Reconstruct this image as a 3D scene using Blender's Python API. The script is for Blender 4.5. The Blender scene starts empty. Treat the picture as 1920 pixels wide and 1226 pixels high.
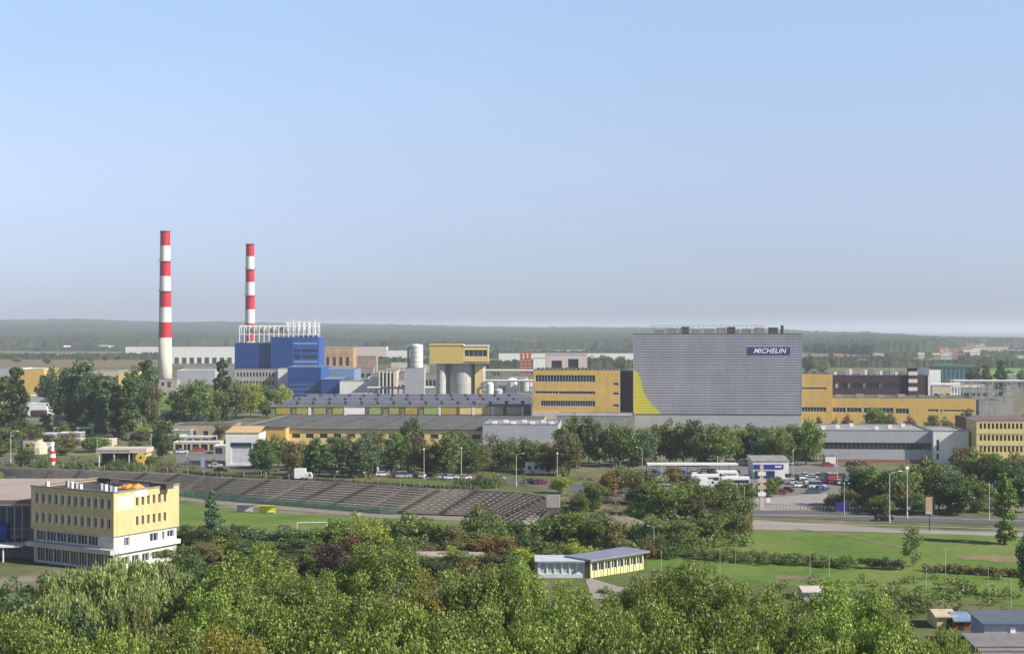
import bpy, math, random
import numpy as np
from mathutils import Vector, Matrix
R = math.radians
sc = bpy.context.scene
COL = sc.collection
# ---------------------------------------------------------------- camera, sky, sun
F = 2667.0; H0 = 45.0; VH = 618.0       # 50 mm lens on a 36 mm frame, seen in 1920 px
cam_d = bpy.data.cameras.new('camera'); cam_d.lens = 50.0; cam_d.sensor_width = 36.0
cam_d.clip_start = 1.0; cam_d.clip_end = 90000.0; cam_d.shift_y = -(613 - VH) / 1920.0
cam = bpy.data.objects.new('camera', cam_d); COL.objects.link(cam)
cam.location = (0, 0, H0); cam.rotation_euler = (R(90), 0, 0); sc.camera = cam
SUN_EL = 36.0; SUN_DIR = Vector((1.0, -0.42, 0)).normalized()
sd = Vector((SUN_DIR.x * math.cos(R(SUN_EL)), SUN_DIR.y * math.cos(R(SUN_EL)), math.sin(R(SUN_EL))))
w = bpy.data.worlds.new('World'); sc.world = w; w.use_nodes = True
nt = w.node_tree; nt.nodes.clear()
sky = nt.nodes.new('ShaderNodeTexSky'); sky.sky_type = 'NISHITA'; sky.sun_disc = False
sky.sun_elevation = R(SUN_EL); sky.sun_rotation = math.atan2(SUN_DIR.x, SUN_DIR.y)
sky.air_density = 1.0; sky.dust_density = 0.6; sky.ozone_density = 2.2; sky.altitude = 100
bg = nt.nodes.new('ShaderNodeBackground'); bg.inputs[1].default_value = 0.12
wo = nt.nodes.new('ShaderNodeOutputWorld')
tcw = nt.nodes.new('ShaderNodeTexCoord'); sxw = nt.nodes.new('ShaderNodeSeparateXYZ'); rw = nt.nodes.new('ShaderNodeValToRGB')   # hazy autumn sky: greyer towards the horizon, darkened overhead to cut ambient light
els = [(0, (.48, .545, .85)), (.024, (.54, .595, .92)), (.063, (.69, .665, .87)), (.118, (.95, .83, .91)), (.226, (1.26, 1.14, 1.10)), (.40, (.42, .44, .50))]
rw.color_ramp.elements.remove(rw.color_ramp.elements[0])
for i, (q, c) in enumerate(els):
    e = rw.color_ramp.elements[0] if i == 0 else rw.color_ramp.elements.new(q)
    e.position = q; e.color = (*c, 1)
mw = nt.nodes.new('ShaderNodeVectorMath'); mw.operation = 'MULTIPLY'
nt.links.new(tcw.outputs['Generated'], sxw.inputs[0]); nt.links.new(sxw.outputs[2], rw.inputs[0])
nw = nt.nodes.new('ShaderNodeTexNoise'); nw.inputs['Scale'].default_value = 1.0; nw.inputs['Detail'].default_value = 4; mpw = nt.nodes.new('ShaderNodeMapping'); mpw.inputs['Scale'].default_value = (2.2, 2.2, 9.0)
mrw = nt.nodes.new('ShaderNodeMapRange'); mrw.inputs[1].default_value = .3; mrw.inputs[2].default_value = .7; mrw.inputs[3].default_value = .965; mrw.inputs[4].default_value = 1.035; scw = nt.nodes.new('ShaderNodeVectorMath'); scw.operation = 'SCALE'
nt.links.new(tcw.outputs['Generated'], mpw.inputs[0]); nt.links.new(mpw.outputs[0], nw.inputs['Vector']); nt.links.new(nw.outputs[0], mrw.inputs[0]); nt.links.new(sky.outputs[0], scw.inputs[0]); nt.links.new(mrw.outputs[0], scw.inputs['Scale'])
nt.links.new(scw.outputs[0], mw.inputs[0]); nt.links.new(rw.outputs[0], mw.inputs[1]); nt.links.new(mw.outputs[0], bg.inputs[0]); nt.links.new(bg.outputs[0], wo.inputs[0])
sl = bpy.data.lights.new('sun', 'SUN'); sl.energy = 5.0; sl.angle = R(0.5); sl.color = (1.0, 0.93, 0.82)
so = bpy.data.objects.new('sun', sl); COL.objects.link(so); so.location = (200, -100, 300)
so.rotation_euler = sd.to_track_quat('Z', 'Y').to_euler()
sc.view_settings.view_transform = 'Standard'; sc.view_settings.look = 'None'
sc.view_settings.exposure = 0.5; sc.view_settings.gamma = 1.0
sc.cycles.max_bounces = 6; sc.cycles.diffuse_bounces = 3; sc.cycles.transparent_max_bounces = 8
sc.cycles.volume_bounces = 1; sc.cycles.use_denoising = True

# ---------------------------------------------------------------- measuring: photo point -> place
def dist(v, z=0.0): return (H0 - z) * F / (v - VH)
def gx(u, D): return (u - 960.0) * D / F
def gz(v, D): return H0 - (v - VH) * D / F
def G(u, v, z=0.0):
    D = dist(v, z); return (gx(u, D), D, z)

# ---------------------------------------------------------------- object helpers
def tag(o, label, cat, group=None, kind=None):
    if label: o['label'] = label
    if cat: o['category'] = cat
    if group: o['group'] = group
    if kind: o['kind'] = kind
    return o
def empty(name, loc, label, cat, rz=0.0, group=None):
    o = bpy.data.objects.new(name, None); COL.objects.link(o)
    o.location = loc; o.rotation_euler = (0, 0, rz); o.empty_display_size = 0.5
    return tag(o, label, cat, group)
def linkm(name, me, parent=None, loc=(0, 0, 0), rz=0.0, mat=None):
    o = bpy.data.objects.new(name, me); COL.objects.link(o)
    if parent: o.parent = parent
    o.location = loc; o.rotation_euler = (0, 0, rz)
    if mat is not None:
        if len(me.materials) == 0: me.materials.append(None)
        o.material_slots[0].link = 'OBJECT'; o.material_slots[0].material = mat
    return o
def copy_tree(o, parent=None):
    c = o.copy(); COL.objects.link(c); c.parent = parent
    for ch in list(o.children): copy_tree(ch, c)
    return c
ORD = ['first', 'second', 'third', 'fourth', 'fifth', 'sixth', 'seventh', 'eighth', 'ninth', 'tenth', 'eleventh', 'twelfth',
       'thirteenth', 'fourteenth', 'fifteenth', 'sixteenth', 'seventeenth', 'eighteenth', 'nineteenth', 'twentieth']
ORD += ['twenty-' + x for x in ORD[:9]] + ['thirtieth'] + ['thirty-' + x for x in ORD[:9]] + ['fortieth'] + ['forty-' + x for x in ORD[:9]] + ['fiftieth'] + ['fifty-' + x for x in ORD[:9]]
def ordn(i, n):
    if i == 0: return 'leftmost'
    if i == n - 1: return 'rightmost'
    return ORD[i] + ' from the left'

class MB:
    def __init__(s): s.v = []; s.f = []
    def quad(s, a, b, c, d):
        n = len(s.v); s.v += [a, b, c, d]; s.f.append((n, n + 1, n + 2, n + 3)); return s
    def poly(s, pts):
        n = len(s.v); s.v += list(pts); s.f.append(tuple(range(n, n + len(pts)))); return s
    def box(s, x0, x1, y0, y1, z0, z1):
        n = len(s.v)
        s.v += [(x0, y0, z0), (x1, y0, z0), (x1, y1, z0), (x0, y1, z0), (x0, y0, z1), (x1, y0, z1), (x1, y1, z1), (x0, y1, z1)]
        s.f += [tuple(n + i for i in q) for q in ((0, 3, 2, 1), (4, 5, 6, 7), (0, 1, 5, 4), (1, 2, 6, 5), (2, 3, 7, 6), (3, 0, 4, 7))]
        return s
    def prism(s, pts, z0, z1):          # pts counter-clockwise in x,y
        n = len(s.v); k = len(pts)
        s.v += [(p[0], p[1], z0) for p in pts] + [(p[0], p[1], z1) for p in pts]
        s.f.append(tuple(n + i for i in reversed(range(k)))); s.f.append(tuple(n + k + i for i in range(k)))
        for i in range(k):
            j = (i + 1) % k; s.f.append((n + i, n + j, n + k + j, n + k + i))
        return s
    def xprism(s, pts, y0, y1):         # profile in x,z swept along y
        n = len(s.v); k = len(pts)
        s.v += [(p[0], y0, p[1]) for p in pts] + [(p[0], y1, p[1]) for p in pts]
        s.f.append(tuple(n + i for i in range(k))); s.f.append(tuple(n + k + i for i in reversed(range(k))))
        for i in range(k):
            j = (i + 1) % k; s.f.append((n + j, n + i, n + k + i, n + k + j))
        return s
    def yprism(s, pts, x0, x1):         # profile in y,z swept along x
        n = len(s.v); k = len(pts)
        s.v += [(x0, p[0], p[1]) for p in pts] + [(x1, p[0], p[1]) for p in pts]
        s.f.append(tuple(n + i for i in reversed(range(k)))); s.f.append(tuple(n + k + i for i in range(k)))
        for i in range(k):
            j = (i + 1) % k; s.f.append((n + i, n + j, n + k + j, n + k + i))
        return s
    def lathe(s, prof, cx=0, cy=0, n=20, caps=True):    # prof = [(r,z)...] upward
        b = len(s.v)
        for r, z in prof:
            for i in range(n):
                a = 2 * math.pi * i / n; s.v.append((cx + r * math.cos(a), cy + r * math.sin(a), z))
        for k in range(len(prof) - 1):
            for i in range(n):
                j = (i + 1) % n; s.f.append((b + k * n + i, b + k * n + j, b + (k + 1) * n + j, b + (k + 1) * n + i))
        if caps:
            s.f.append(tuple(b + i for i in reversed(range(n)))); s.f.append(tuple(b + (len(prof) - 1) * n + i for i in range(n)))
        return s
    def tube(s, a, b, r0, r1=None, n=6):
        r1 = r0 if r1 is None else r1
        a = Vector(a); b = Vector(b); d = (b - a)
        if d.length < 1e-6: return s
        d.normalize(); up = Vector((0, 0, 1)) if abs(d.z) < .9 else Vector((1, 0, 0))
        p = d.cross(up).normalized(); q = d.cross(p); k = len(s.v)
        for c, r in ((a, r0), (b, r1)):
            for i in range(n):
                t = 2 * math.pi * i / n; s.v.append(tuple(c + p * r * math.cos(t) + q * r * math.sin(t)))
        for i in range(n):
            j = (i + 1) % n; s.f.append((k + i, k + n + i, k + n + j, k + j))
        s.f.append(tuple(k + i for i in range(n))); s.f.append(tuple(k + n + i for i in reversed(range(n))))
        return s
    def wall(s, p0, ang, W, z0, z1, ops=(), rd=0.25):
        """one face of a house with real openings; s along, inward normal to the left"""
        dx, dy = math.cos(ang), math.sin(ang); ix, iy = -dy, dx
        P = lambda t, z, i=0.0: (p0[0] + dx * t + ix * i, p0[1] + dy * t + iy * i, z)
        xs = sorted({0.0, W} | {min(max(a, 0), W) for o in ops for a in o[:2]})
        zs = sorted({z0, z1} | {min(max(a, z0), z1) for o in ops for a in o[2:4]})
        for i in range(len(xs) - 1):
            for k in range(len(zs) - 1):
                cx, cz = (xs[i] + xs[i + 1]) / 2, (zs[k] + zs[k + 1]) / 2
                if any(o[0] < cx < o[1] and o[2] < cz < o[3] for o in ops): continue
                s.quad(P(xs[i], zs[k]), P(xs[i + 1], zs[k]), P(xs[i + 1], zs[k + 1]), P(xs[i], zs[k + 1]))
        for o in ops:
            a, b, c, d = o[:4]
            s.quad(P(a, c), P(b, c), P(b, c, rd), P(a, c, rd)); s.quad(P(a, d, rd), P(b, d, rd), P(b, d), P(a, d))
            s.quad(P(a, c), P(a, c, rd), P(a, d, rd), P(a, d)); s.quad(P(b, c, rd), P(b, c), P(b, d), P(b, d, rd))
        return s
    def mesh(s, name, mat=None, smooth=False):
        me = bpy.data.meshes.new(name); me.from_pydata(s.v, [], s.f); me.update()
        if mat is not None: me.materials.append(mat)
        if smooth: me.polygons.foreach_set('use_smooth', [True] * len(me.polygons))
        return me
    def build(s, name, mat, parent=None, loc=(0, 0, 0), rz=0.0, smooth=False):
        return linkm(name, s.mesh(name, mat, smooth), parent, loc, rz)

# ---------------------------------------------------------------- materials
MATS = {}
def mat(name, col, rough=0.8, metal=0.0, var=0.12, scale=0.6, streak=0.0, spec=0.3, col2=None, bump=0.0):
    if name in MATS: return MATS[name]
    m = bpy.data.materials.new(name); m.use_nodes = True; t = m.node_tree; p = t.nodes['Principled BSDF']
    p.inputs['Roughness'].default_value = rough; p.inputs['Metallic'].default_value = metal
    p.inputs['Specular IOR Level'].default_value = spec
    tc = t.nodes.new('ShaderNodeTexCoord'); n = t.nodes.new('ShaderNodeTexNoise'); n.inputs['Scale'].default_value = scale
    n.inputs['Detail'].default_value = 5; n.inputs['Roughness'].default_value = 0.65
    t.links.new(tc.outputs['Object'], n.inputs['Vector'])
    r = t.nodes.new('ShaderNodeMapRange'); r.inputs[1].default_value = 0.3; r.inputs[2].default_value = 0.7
    t.links.new(n.outputs[0], r.inputs[0])
    mx = t.nodes.new('ShaderNodeMix'); mx.data_type = 'RGBA'
    c2 = col2 if col2 else tuple(c * (1 - 2.2 * var) for c in col)
    mx.inputs[6].default_value = (*[c * (1 + (0 if col2 else var * .5)) for c in col], 1); mx.inputs[7].default_value = (*c2, 1)
    t.links.new(r.outputs[0], mx.inputs[0]); out = mx.outputs[2]
    if streak:
        mp = t.nodes.new('ShaderNodeMapping'); mp.inputs['Scale'].default_value = (1.6, 1.6, 0.08)
        n2 = t.nodes.new('ShaderNodeTexNoise'); n2.inputs['Scale'].default_value = 1.0; n2.inputs['Detail'].default_value = 3
        t.links.new(tc.outputs['Object'], mp.inputs[0]); t.links.new(mp.outputs[0], n2.inputs['Vector'])
        r2 = t.nodes.new('ShaderNodeMapRange'); r2.inputs[1].default_value = .45; r2.inputs[2].default_value = .75
        r2.inputs[3].default_value = 1; r2.inputs[4].default_value = 1 - streak
        t.links.new(n2.outputs[0], r2.inputs[0])
        m2 = t.nodes.new('ShaderNodeVectorMath'); m2.operation = 'SCALE'
        t.links.new(out, m2.inputs[0]); t.links.new(r2.outputs[0], m2.inputs['Scale']); out = m2.outputs[0]
    t.links.new(out, p.inputs['Base Color'])
    if bump:
        b = t.nodes.new('ShaderNodeBump'); b.inputs['Strength'].default_value = bump; b.inputs['Distance'].default_value = 0.3
        t.links.new(n.outputs[0], b.inputs['Height']); t.links.new(b.outputs[0], p.inputs['Normal'])
    MATS[name] = m; return m
def paint(name, col, rough=0.35, metal=0.0):
    if name in MATS: return MATS[name]
    m = bpy.data.materials.new(name); m.use_nodes = True; p = m.node_tree.nodes['Principled BSDF']
    p.inputs['Base Color'].default_value = (*col, 1); p.inputs['Roughness'].default_value = rough; p.inputs['Metallic'].default_value = metal
    MATS[name] = m; return m
def glassy(name, col, var=0.5, scale=0.9):     # window panes seen from far: dark with curtains and reflections
    m = mat(name, col, 0.12, 0, var * .4, scale, spec=0.6); return m
def foliage(name, c1, c2, gloss=0.5, trans=0.3, k=1.75):
    c1 = tuple(v * k for v in c1); c2 = tuple(v * k for v in c2)
    m = bpy.data.materials.new(name); m.use_nodes = True; t = m.node_tree; p = t.nodes['Principled BSDF']
    g = t.nodes.new('ShaderNodeNewGeometry'); oi = t.nodes.new('ShaderNodeObjectInfo')
    mx = t.nodes.new('ShaderNodeMix'); mx.data_type = 'RGBA'
    mx.inputs[6].default_value = (*c1, 1); mx.inputs[7].default_value = (*c2, 1)
    t.links.new(g.outputs['Random Per Island'], mx.inputs[0])
    hs = t.nodes.new('ShaderNodeHueSaturation')
    r = t.nodes.new('ShaderNodeMapRange'); r.inputs[3].default_value = .76; r.inputs[4].default_value = 1.2
    t.links.new(oi.outputs['Random'], r.inputs[0]); t.links.new(r.outputs[0], hs.inputs['Value'])
    r2 = t.nodes.new('ShaderNodeMapRange'); r2.inputs[3].default_value = .488; r2.inputs[4].default_value = .503
    t.links.new(oi.outputs['Random'], r2.inputs[0]); t.links.new(r2.outputs[0], hs.inputs['Hue'])
    t.links.new(mx.outputs[2], hs.inputs['Color']); t.links.new(hs.outputs[0], p.inputs['Base Color'])
    p.inputs['Roughness'].default_value = gloss; p.inputs['Specular IOR Level'].default_value = 0.45
    tr = t.nodes.new('ShaderNodeBsdfTranslucent'); ms = t.nodes.new('ShaderNodeMixShader'); ms.inputs[0].default_value = trans
    br = t.nodes.new('ShaderNodeVectorMath'); br.operation = 'MULTIPLY'; br.inputs[1].default_value = (1.5, 1.7, 0.6)
    t.links.new(hs.outputs[0], br.inputs[0]); t.links.new(br.outputs[0], tr.inputs[0])
    t.links.new(p.outputs[0], ms.inputs[1]); t.links.new(tr.outputs[0], ms.inputs[2])
    t.links.new(ms.outputs[0], t.nodes['Material Output'].inputs[0]); MATS[name] = m; return m

YEL = mat('ochre_plaster', (.63, .42, .135), .8, var=.08, scale=.25, streak=.13)
YELP = mat('pale_yellow_plaster', (.72, .56, .25), .8, var=.07, scale=.3, streak=.12)
YELB = mat('bright_yellow_sheet', (.60, .58, .03), .5, var=.05)
WHT = mat('white_plaster', (.78, .77, .73), .75, var=.06, scale=.3, streak=.15)
WHTM = paint('white_metal', (.8, .8, .79), .4)
GRY = mat('light_grey_sheet', (.34, .355, .42), .5, 0.0, var=.09, scale=.08, streak=.12)
GRY2 = mat('mid_grey_concrete', (.30, .30, .29), .85, var=.15, scale=.4, streak=.2)
GRY3 = mat('plinth_grey_sheet', (.40, .41, .44), .55, var=.06, scale=.2, streak=.08)
DARK = mat('dark_roof_felt', (.09, .09, .095), .9, var=.2, scale=.2)
ROOF = mat('weathered_roof_felt', (.135, .135, .125), .9, var=.2, scale=.12)
ROOFL = mat('pale_roof_gravel', (.36, .35, .33), .9, var=.2, scale=.15)
BRN = mat('dark_brown_cladding', (.075, .045, .048), .7, var=.15, scale=.5)
BLU = mat('blue_cladding', (.025, .095, .33), .45, var=.1, scale=.2, streak=.15)
BLUD = mat('blue_cladding_deep', (.018, .07, .26), .45, var=.1, scale=.2, streak=.15)
BLUL = mat('pale_blue_roof', (.20, .28, .42), .5, var=.1)
RED = mat('red_band_paint', (.52, .025, .045), .6, var=.08)
CONC = mat('concrete', (.42, .40, .37), .85, var=.12, scale=.3, streak=.2)
PINK = mat('pinkish_render', (.58, .50, .46), .8, var=.08)
TAN = mat('tan_roof_sheet', (.40, .33, .29), .75, var=.08, scale=.15)
REDT = mat('red_roof_tile', (.30, .10, .06), .8, var=.15)
BEIGE = mat('beige_render', (.55, .46, .33), .8, var=.1)
ORG = mat('orange_steel', (.70, .16, .04), .5, var=.1)
STEEL = mat('galvanised_steel', (.34, .35, .37), .45, .5, var=.1)
POLE = mat('lamp_pole_paint', (.62, .62, .58), .5, var=.05)
GLS = glassy('window_glass', (.035, .045, .06)); GLSB = glassy('blue_glass', (.02, .05, .11))
GLSG = glassy('green_glass', (.03, .12, .11)); BLK = paint('black_plastic', (.015, .015, .017), .6)
RUB = paint('tyre_rubber', (.02, .02, .02), .8)
CHALK = paint('road_marking_paint', (.75, .75, .72), .7)
# ---------------------------------------------------------------- terrain
rng = np.random.default_rng(7)
TOPU = [(-400, 872), (0, 880), (340, 893), (400, 899), (609, 908), (739, 916), (800, 922), (878, 924), (930, 926.5), (980, 930), (1022, 936), (1042, 948)]
BOTU = [(-400, 893), (0, 903), (340, 930), (400, 937), (560, 950), (713, 963), (800, 966), (870, 968.5), (905, 975), (925, 984), (960, 989), (1000, 987)]
ZB = -4.0
TOPL = [G(u, v, 0.0)[:2] for u, v in TOPU]; BOTL = [G(u, v, ZB)[:2] for u, v in BOTU]
tx, ty = zip(*TOPL); bx_, by_ = zip(*BOTL)
def basin(x, y):
    """ground level: the sunken pitch of the stadium, 4 m below the streets"""
    yt = np.interp(x, tx, ty); yb = np.interp(x, bx_, by_)
    n = np.clip((yt - y) / np.maximum(yt - yb, 1.0), 0, 1)
    e = np.clip((13.0 - x) / 7.0, 0, 1); ys = np.where(x < -60, 318.0, 286.0)
    s = np.clip((y - ys) / 9.0, 0, 1); wv = np.clip((x + 200) / 10.0, 0, 1)
    return ZB * np.minimum(np.minimum(n, e), np.minimum(s, wv))
def grid_mesh(name, xs, ys, hf, m):
    X, Y = np.meshgrid(xs, ys); Z = hf(X, Y)
    V = np.stack([X, Y, Z], -1).reshape(-1, 3); nx, ny = len(xs), len(ys)
    i = np.arange(nx * ny).reshape(ny, nx)
    f = np.stack([i[:-1, :-1], i[:-1, 1:], i[1:, 1:], i[1:, :-1]], -1).reshape(-1, 4)
    return np_mesh(name, V, f, m)
def np_mesh(name, V, f, m=None, smooth=False):
    me = bpy.data.meshes.new(name); k = f.shape[1]
    me.vertices.add(len(V)); me.vertices.foreach_set('co', np.ascontiguousarray(V, dtype=np.float32).ravel())
    me.loops.add(f.size); me.loops.foreach_set('vertex_index', np.ascontiguousarray(f, dtype=np.int32).ravel())
    me.polygons.add(len(f)); me.polygons.foreach_set('loop_start', np.arange(0, f.size, k, dtype=np.int32))
    me.update(calc_edges=True)
    if smooth: me.polygons.foreach_set('use_smooth', [True] * len(me.polygons))
    if m is not None: me.materials.append(m)
    return me
def ground_material():
    m = bpy.data.materials.new('ground'); m.use_nodes = True; t = m.node_tree; p = t.nodes['Principled BSDF']; N = t.nodes.new; L = t.links.new
    p.inputs['Roughness'].default_value = .95; p.inputs['Specular IOR Level'].default_value = .1
    g = N('ShaderNodeNewGeometry')
    def noise(s, d=6, r=.6):
        n = N('ShaderNodeTexNoise'); n.inputs['Scale'].default_value = s; n.inputs['Detail'].default_value = d; n.inputs['Roughness'].default_value = r
        L(g.outputs['Position'], n.inputs['Vector']); return n.outputs[0]
    def ramp(src, els):
        r = N('ShaderNodeValToRGB'); r.color_ramp.elements.remove(r.color_ramp.elements[0])
        for i, (q, c) in enumerate(els):
            e = r.color_ramp.elements[0] if i == 0 else r.color_ramp.elements.new(q)
            e.position = q; e.color = (*c, 1)
        L(src, r.inputs[0]); return r.outputs[0]
    near = ramp(noise(.06), [(.30, (.07, .095, .035)), (.42, (.11, .13, .055)), (.52, (.16, .155, .09)), (.62, (.22, .20, .15)), (.75, (.28, .26, .22))])
    mp = N('ShaderNodeMapping'); mp.inputs['Scale'].default_value = (.0016, .0034, 1); mp.inputs['Rotation'].default_value = (0, 0, .25)
    vo = N('ShaderNodeTexVoronoi'); vo.inputs['Scale'].default_value = 1.0
    L(g.outputs['Position'], mp.inputs[0]); L(mp.outputs[0], vo.inputs['Vector'])
    sx = N('ShaderNodeSeparateColor'); L(vo.outputs['Color'], sx.inputs[0])
    far = ramp(sx.outputs[0], [(0, (.10, .12, .045)), (.25, (.16, .14, .075)), (.45, (.075, .11, .035)), (.65, (.22, .17, .10)), (.85, (.11, .15, .05)), (1, (.26, .21, .14))])
    fm = N('ShaderNodeMix'); fm.data_type = 'RGBA'; fm.inputs[0].default_value = .35; L(far, fm.inputs[6])
    L(ramp(noise(.01), [(.35, (.07, .09, .035)), (.65, (.20, .17, .10))]), fm.inputs[7])
    sp = N('ShaderNodeSeparateXYZ'); L(g.outputs['Position'], sp.inputs[0])
    mr = N('ShaderNodeMapRange'); mr.inputs[1].default_value = 1300; mr.inputs[2].default_value = 1600; L(sp.outputs[1], mr.inputs[0])
    mx = N('ShaderNodeMix'); mx.data_type = 'RGBA'; L(mr.outputs[0], mx.inputs[0]); L(near, mx.inputs[6]); L(fm.outputs[2], mx.inputs[7])
    L(mx.outputs[2], p.inputs['Base Color']); return m
def soil(name, els, scale, fine=1.2, mixf=.35):
    """ground cover with two sizes of mottling"""
    m = bpy.data.materials.new(name); m.use_nodes = True; t = m.node_tree; p = t.nodes['Principled BSDF']; N = t.nodes.new; L = t.links.new
    p.inputs['Roughness'].default_value = .95; p.inputs['Specular IOR Level'].default_value = .1
    g = N('ShaderNodeNewGeometry'); outs = []
    for s in (scale, fine):
        n = N('ShaderNodeTexNoise'); n.inputs['Scale'].default_value = s; n.inputs['Detail'].default_value = 5; n.inputs['Roughness'].default_value = .65
        L(g.outputs['Position'], n.inputs['Vector'])
        r = N('ShaderNodeValToRGB'); r.color_ramp.elements[0].position = .32; r.color_ramp.elements[0].color = (*els[0], 1)
        r.color_ramp.elements[1].position = .68; r.color_ramp.elements[1].color = (*els[-1], 1)
        for k, c in enumerate(els[1:-1]):
            e = r.color_ramp.elements.new(.32 + .36 * (k + 1) / (len(els) - 1)); e.color = (*c, 1)
        L(n.outputs[0], r.inputs[0]); outs.append(r.outputs[0])
    mx = N('ShaderNodeMix'); mx.data_type = 'RGBA'; mx.inputs[0].default_value = mixf
    L(outs[0], mx.inputs[6]); L(outs[1], mx.inputs[7]); L(mx.outputs[2], p.inputs['Base Color']); MATS[name] = m; return m
LAWN = soil('lawn_grass', [(.065, .125, .02), (.10, .175, .03), (.15, .205, .05), (.22, .21, .09)], .05, .6, .4)
ROUGH = soil('rough_grass', [(.06, .095, .025), (.115, .14, .05), (.19, .17, .09)], .08, .9, .4)
DRY = soil('dry_grass', [(.13, .12, .06), (.20, .17, .11), (.26, .22, .16)], .1, .8, .4)
ASPH = soil('asphalt', [(.09, .09, .09), (.12, .12, .122), (.15, .148, .145)], .05, .8, .3)
PAVE = soil('pale_paving', [(.25, .235, .21), (.30, .28, .26), (.34, .32, .30)], .06, .9, .35)
TRK = soil('running_track', [(.22, .20, .16), (.26, .24, .20)], .1)
BRF = soil('ploughed_field', [(.15, .11, .065), (.20, .15, .09), (.14, .13, .06)], .004, .03, .4)
OLF = soil('olive_field', [(.11, .13, .05), (.16, .17, .075), (.20, .19, .11)], .005, .03, .35)
TNF = soil('stubble_field', [(.27, .24, .16), (.33, .28, .20)], .004, .05, .3)
GRF = soil('bright_green_field', [(.12, .26, .06), (.15, .30, .08)], .01)
def axis(spec):
    out = [spec[0][0]]
    for a, b, st in spec:
        n = max(1, int(round((b - a) / st))); out += [a + (b - a) * (i + 1) / n for i in range(n)]
    return np.array(out)
gxs = axis([(-14000, -4000, 2500), (-4000, -600, 400), (-600, -220, 40), (-220, 30, 2), (30, 600, 60), (600, 4000, 400), (4000, 14000, 2500)])
gys = axis([(-300, 260, 40), (260, 480, 2), (480, 1000, 60), (1000, 4000, 500), (4000, 30000, 4000)])
go = linkm('ground', grid_mesh('ground', gxs, gys, basin, ground_material())); tag(go, None, None, None, 'structure')
def patch(name, pts, m, lift):
    """a flat sheet on the ground, outlined by places seen in the photo"""
    P = [G(u, v, 0)[:2] for u, v in pts]; Q = []; rp = random.Random(len(name) * 7 + len(pts))
    for (x0, y0), (x1, y1) in zip(P, P[1:] + P[:1]):          # soft ragged outline for turf and soil
        L_ = math.hypot(x1 - x0, y1 - y0); n = 1 if m in (PAVE, ) or name in ('car_park', 'forecourt') else int(min(40, max(1, L_ / 2.2))); a = min(.9, L_ / n * .16)
        for k in range(n): t = k / n; Q.append((x0 + (x1 - x0) * t + (rp.uniform(-a, a) if k else 0), y0 + (y1 - y0) * t + (rp.uniform(-a, a) if k else 0), lift))
    o = MB().poly(Q).build(name, m); o['kind'] = 'structure'; return o
def strip(name, pts, wd, m, lift):
    P = [Vector(G(u, v, 0)[:2]) for u, v in pts]; mb = MB(); Ls, Rs = [], []
    for i, p in enumerate(P):
        d = (P[min(i + 1, len(P) - 1)] - P[max(i - 1, 0)]).normalized(); n = Vector((-d.y, d.x)) * wd / 2
        Ls.append(p + n); Rs.append(p - n)
    for i in range(len(P) - 1): mb.quad((*Rs[i], lift), (*Rs[i + 1], lift), (*Ls[i + 1], lift), (*Ls[i], lift))
    o = mb.build(name, m); o['kind'] = 'structure'; return o
# far fields
patch('brown_field', [(-900, 690), (250, 690), (330, 672), (200, 655), (-600, 652)], BRF, .12)
patch('olive_field', [(-500, 712), (300, 712), (330, 691), (-300, 691)], OLF, .10)
patch('olive_meadow', [(1480, 692), (1760, 694), (1730, 672), (1500, 661)], OLF, .12)
patch('stubble_field', [(1850, 672), (2400, 676), (2300, 652), (1830, 651)], TNF, .14)
patch('stubble_strip', [(1000, 664), (1200, 665), (1180, 656), (1000, 656)], TNF, .14)
patch('green_field', [(1800, 717), (2300, 720), (2200, 692), (1870, 691)], GRF, .14)
# works yard, streets, car park
patch('factory_yard', [(250, 772), (1900, 790), (1900, 716), (320, 706)], soil('yard_concrete', [(.11, .12, .085), (.19, .18, .16), (.26, .25, .23)], .03, .4), .03)
patch('meadow', [(100, 812), (430, 806), (420, 742), (240, 742)], LAWN, .06)
patch('verge', [(-100, 878), (0, 879), (340, 892), (400, 898), (609, 907), (800, 920), (1000, 929), (1100, 900), (1000, 868), (-100, 850)], ROUGH, .03)
strip('street', [(-500, 858), (0, 862), (340, 872), (600, 883), (800, 893), (960, 903), (1100, 918), (1250, 948), (1400, 962), (1700, 972), (2000, 981), (2300, 990)], 13, ASPH, .08)
patch('car_park', [(1180, 912), (1620, 945), (1600, 884), (1560, 866), (1190, 866)], soil('car_park_asphalt', [(.15, .145, .14), (.22, .21, .20)], .05, .8), .05)
patch('forecourt', [(330, 868), (520, 880), (520, 850), (330, 845)], MATS['car_park_asphalt'], .05)
patch('paved_strip', [(1388, 957), (1620, 957), (1560, 924), (1400, 936)], PAVE, .07)
patch('pavement', [(1398, 992), (1560, 996), (1760, 1001), (1960, 1008), (2300, 1022), (2300, 1011), (1960, 1001), (1700, 992), (1400, 974)], PAVE, .06)
patch('lawn', [(1210, 1045), (1330, 1008), (1400, 994), (1560, 997), (1760, 1002), (1960, 1009), (2300, 1023), (2400, 1170), (1830, 1128), (1200, 1072)], LAWN, .04)
patch('rough_meadow', [(700, 1300), (2600, 1300), (2500, 1172), (1830, 1129), (1200, 1073), (1000, 1080)], ROUGH, .03)
strip('footpath', [(1490, 992), (1555, 999), (1600, 1008), (1650, 1019), (1700, 1028)], 1.3, DRY, .09)
patch('bare_soil', [(1788, 1045), (1806, 1050), (1840, 1050), (1862, 1054), (1925, 1055), (1930, 1042), (1880, 1041), (1862, 1037), (1850, 1041), (1815, 1042)], soil('bare_earth', [(.11, .15, .045), (.22, .18, .10), (.32, .24, .15)], .3, .9, .5), .09)
patch('worn_grass', [(1430, 1047), (1520, 1052), (1530, 1047), (1440, 1043)], DRY, .09)
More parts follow.
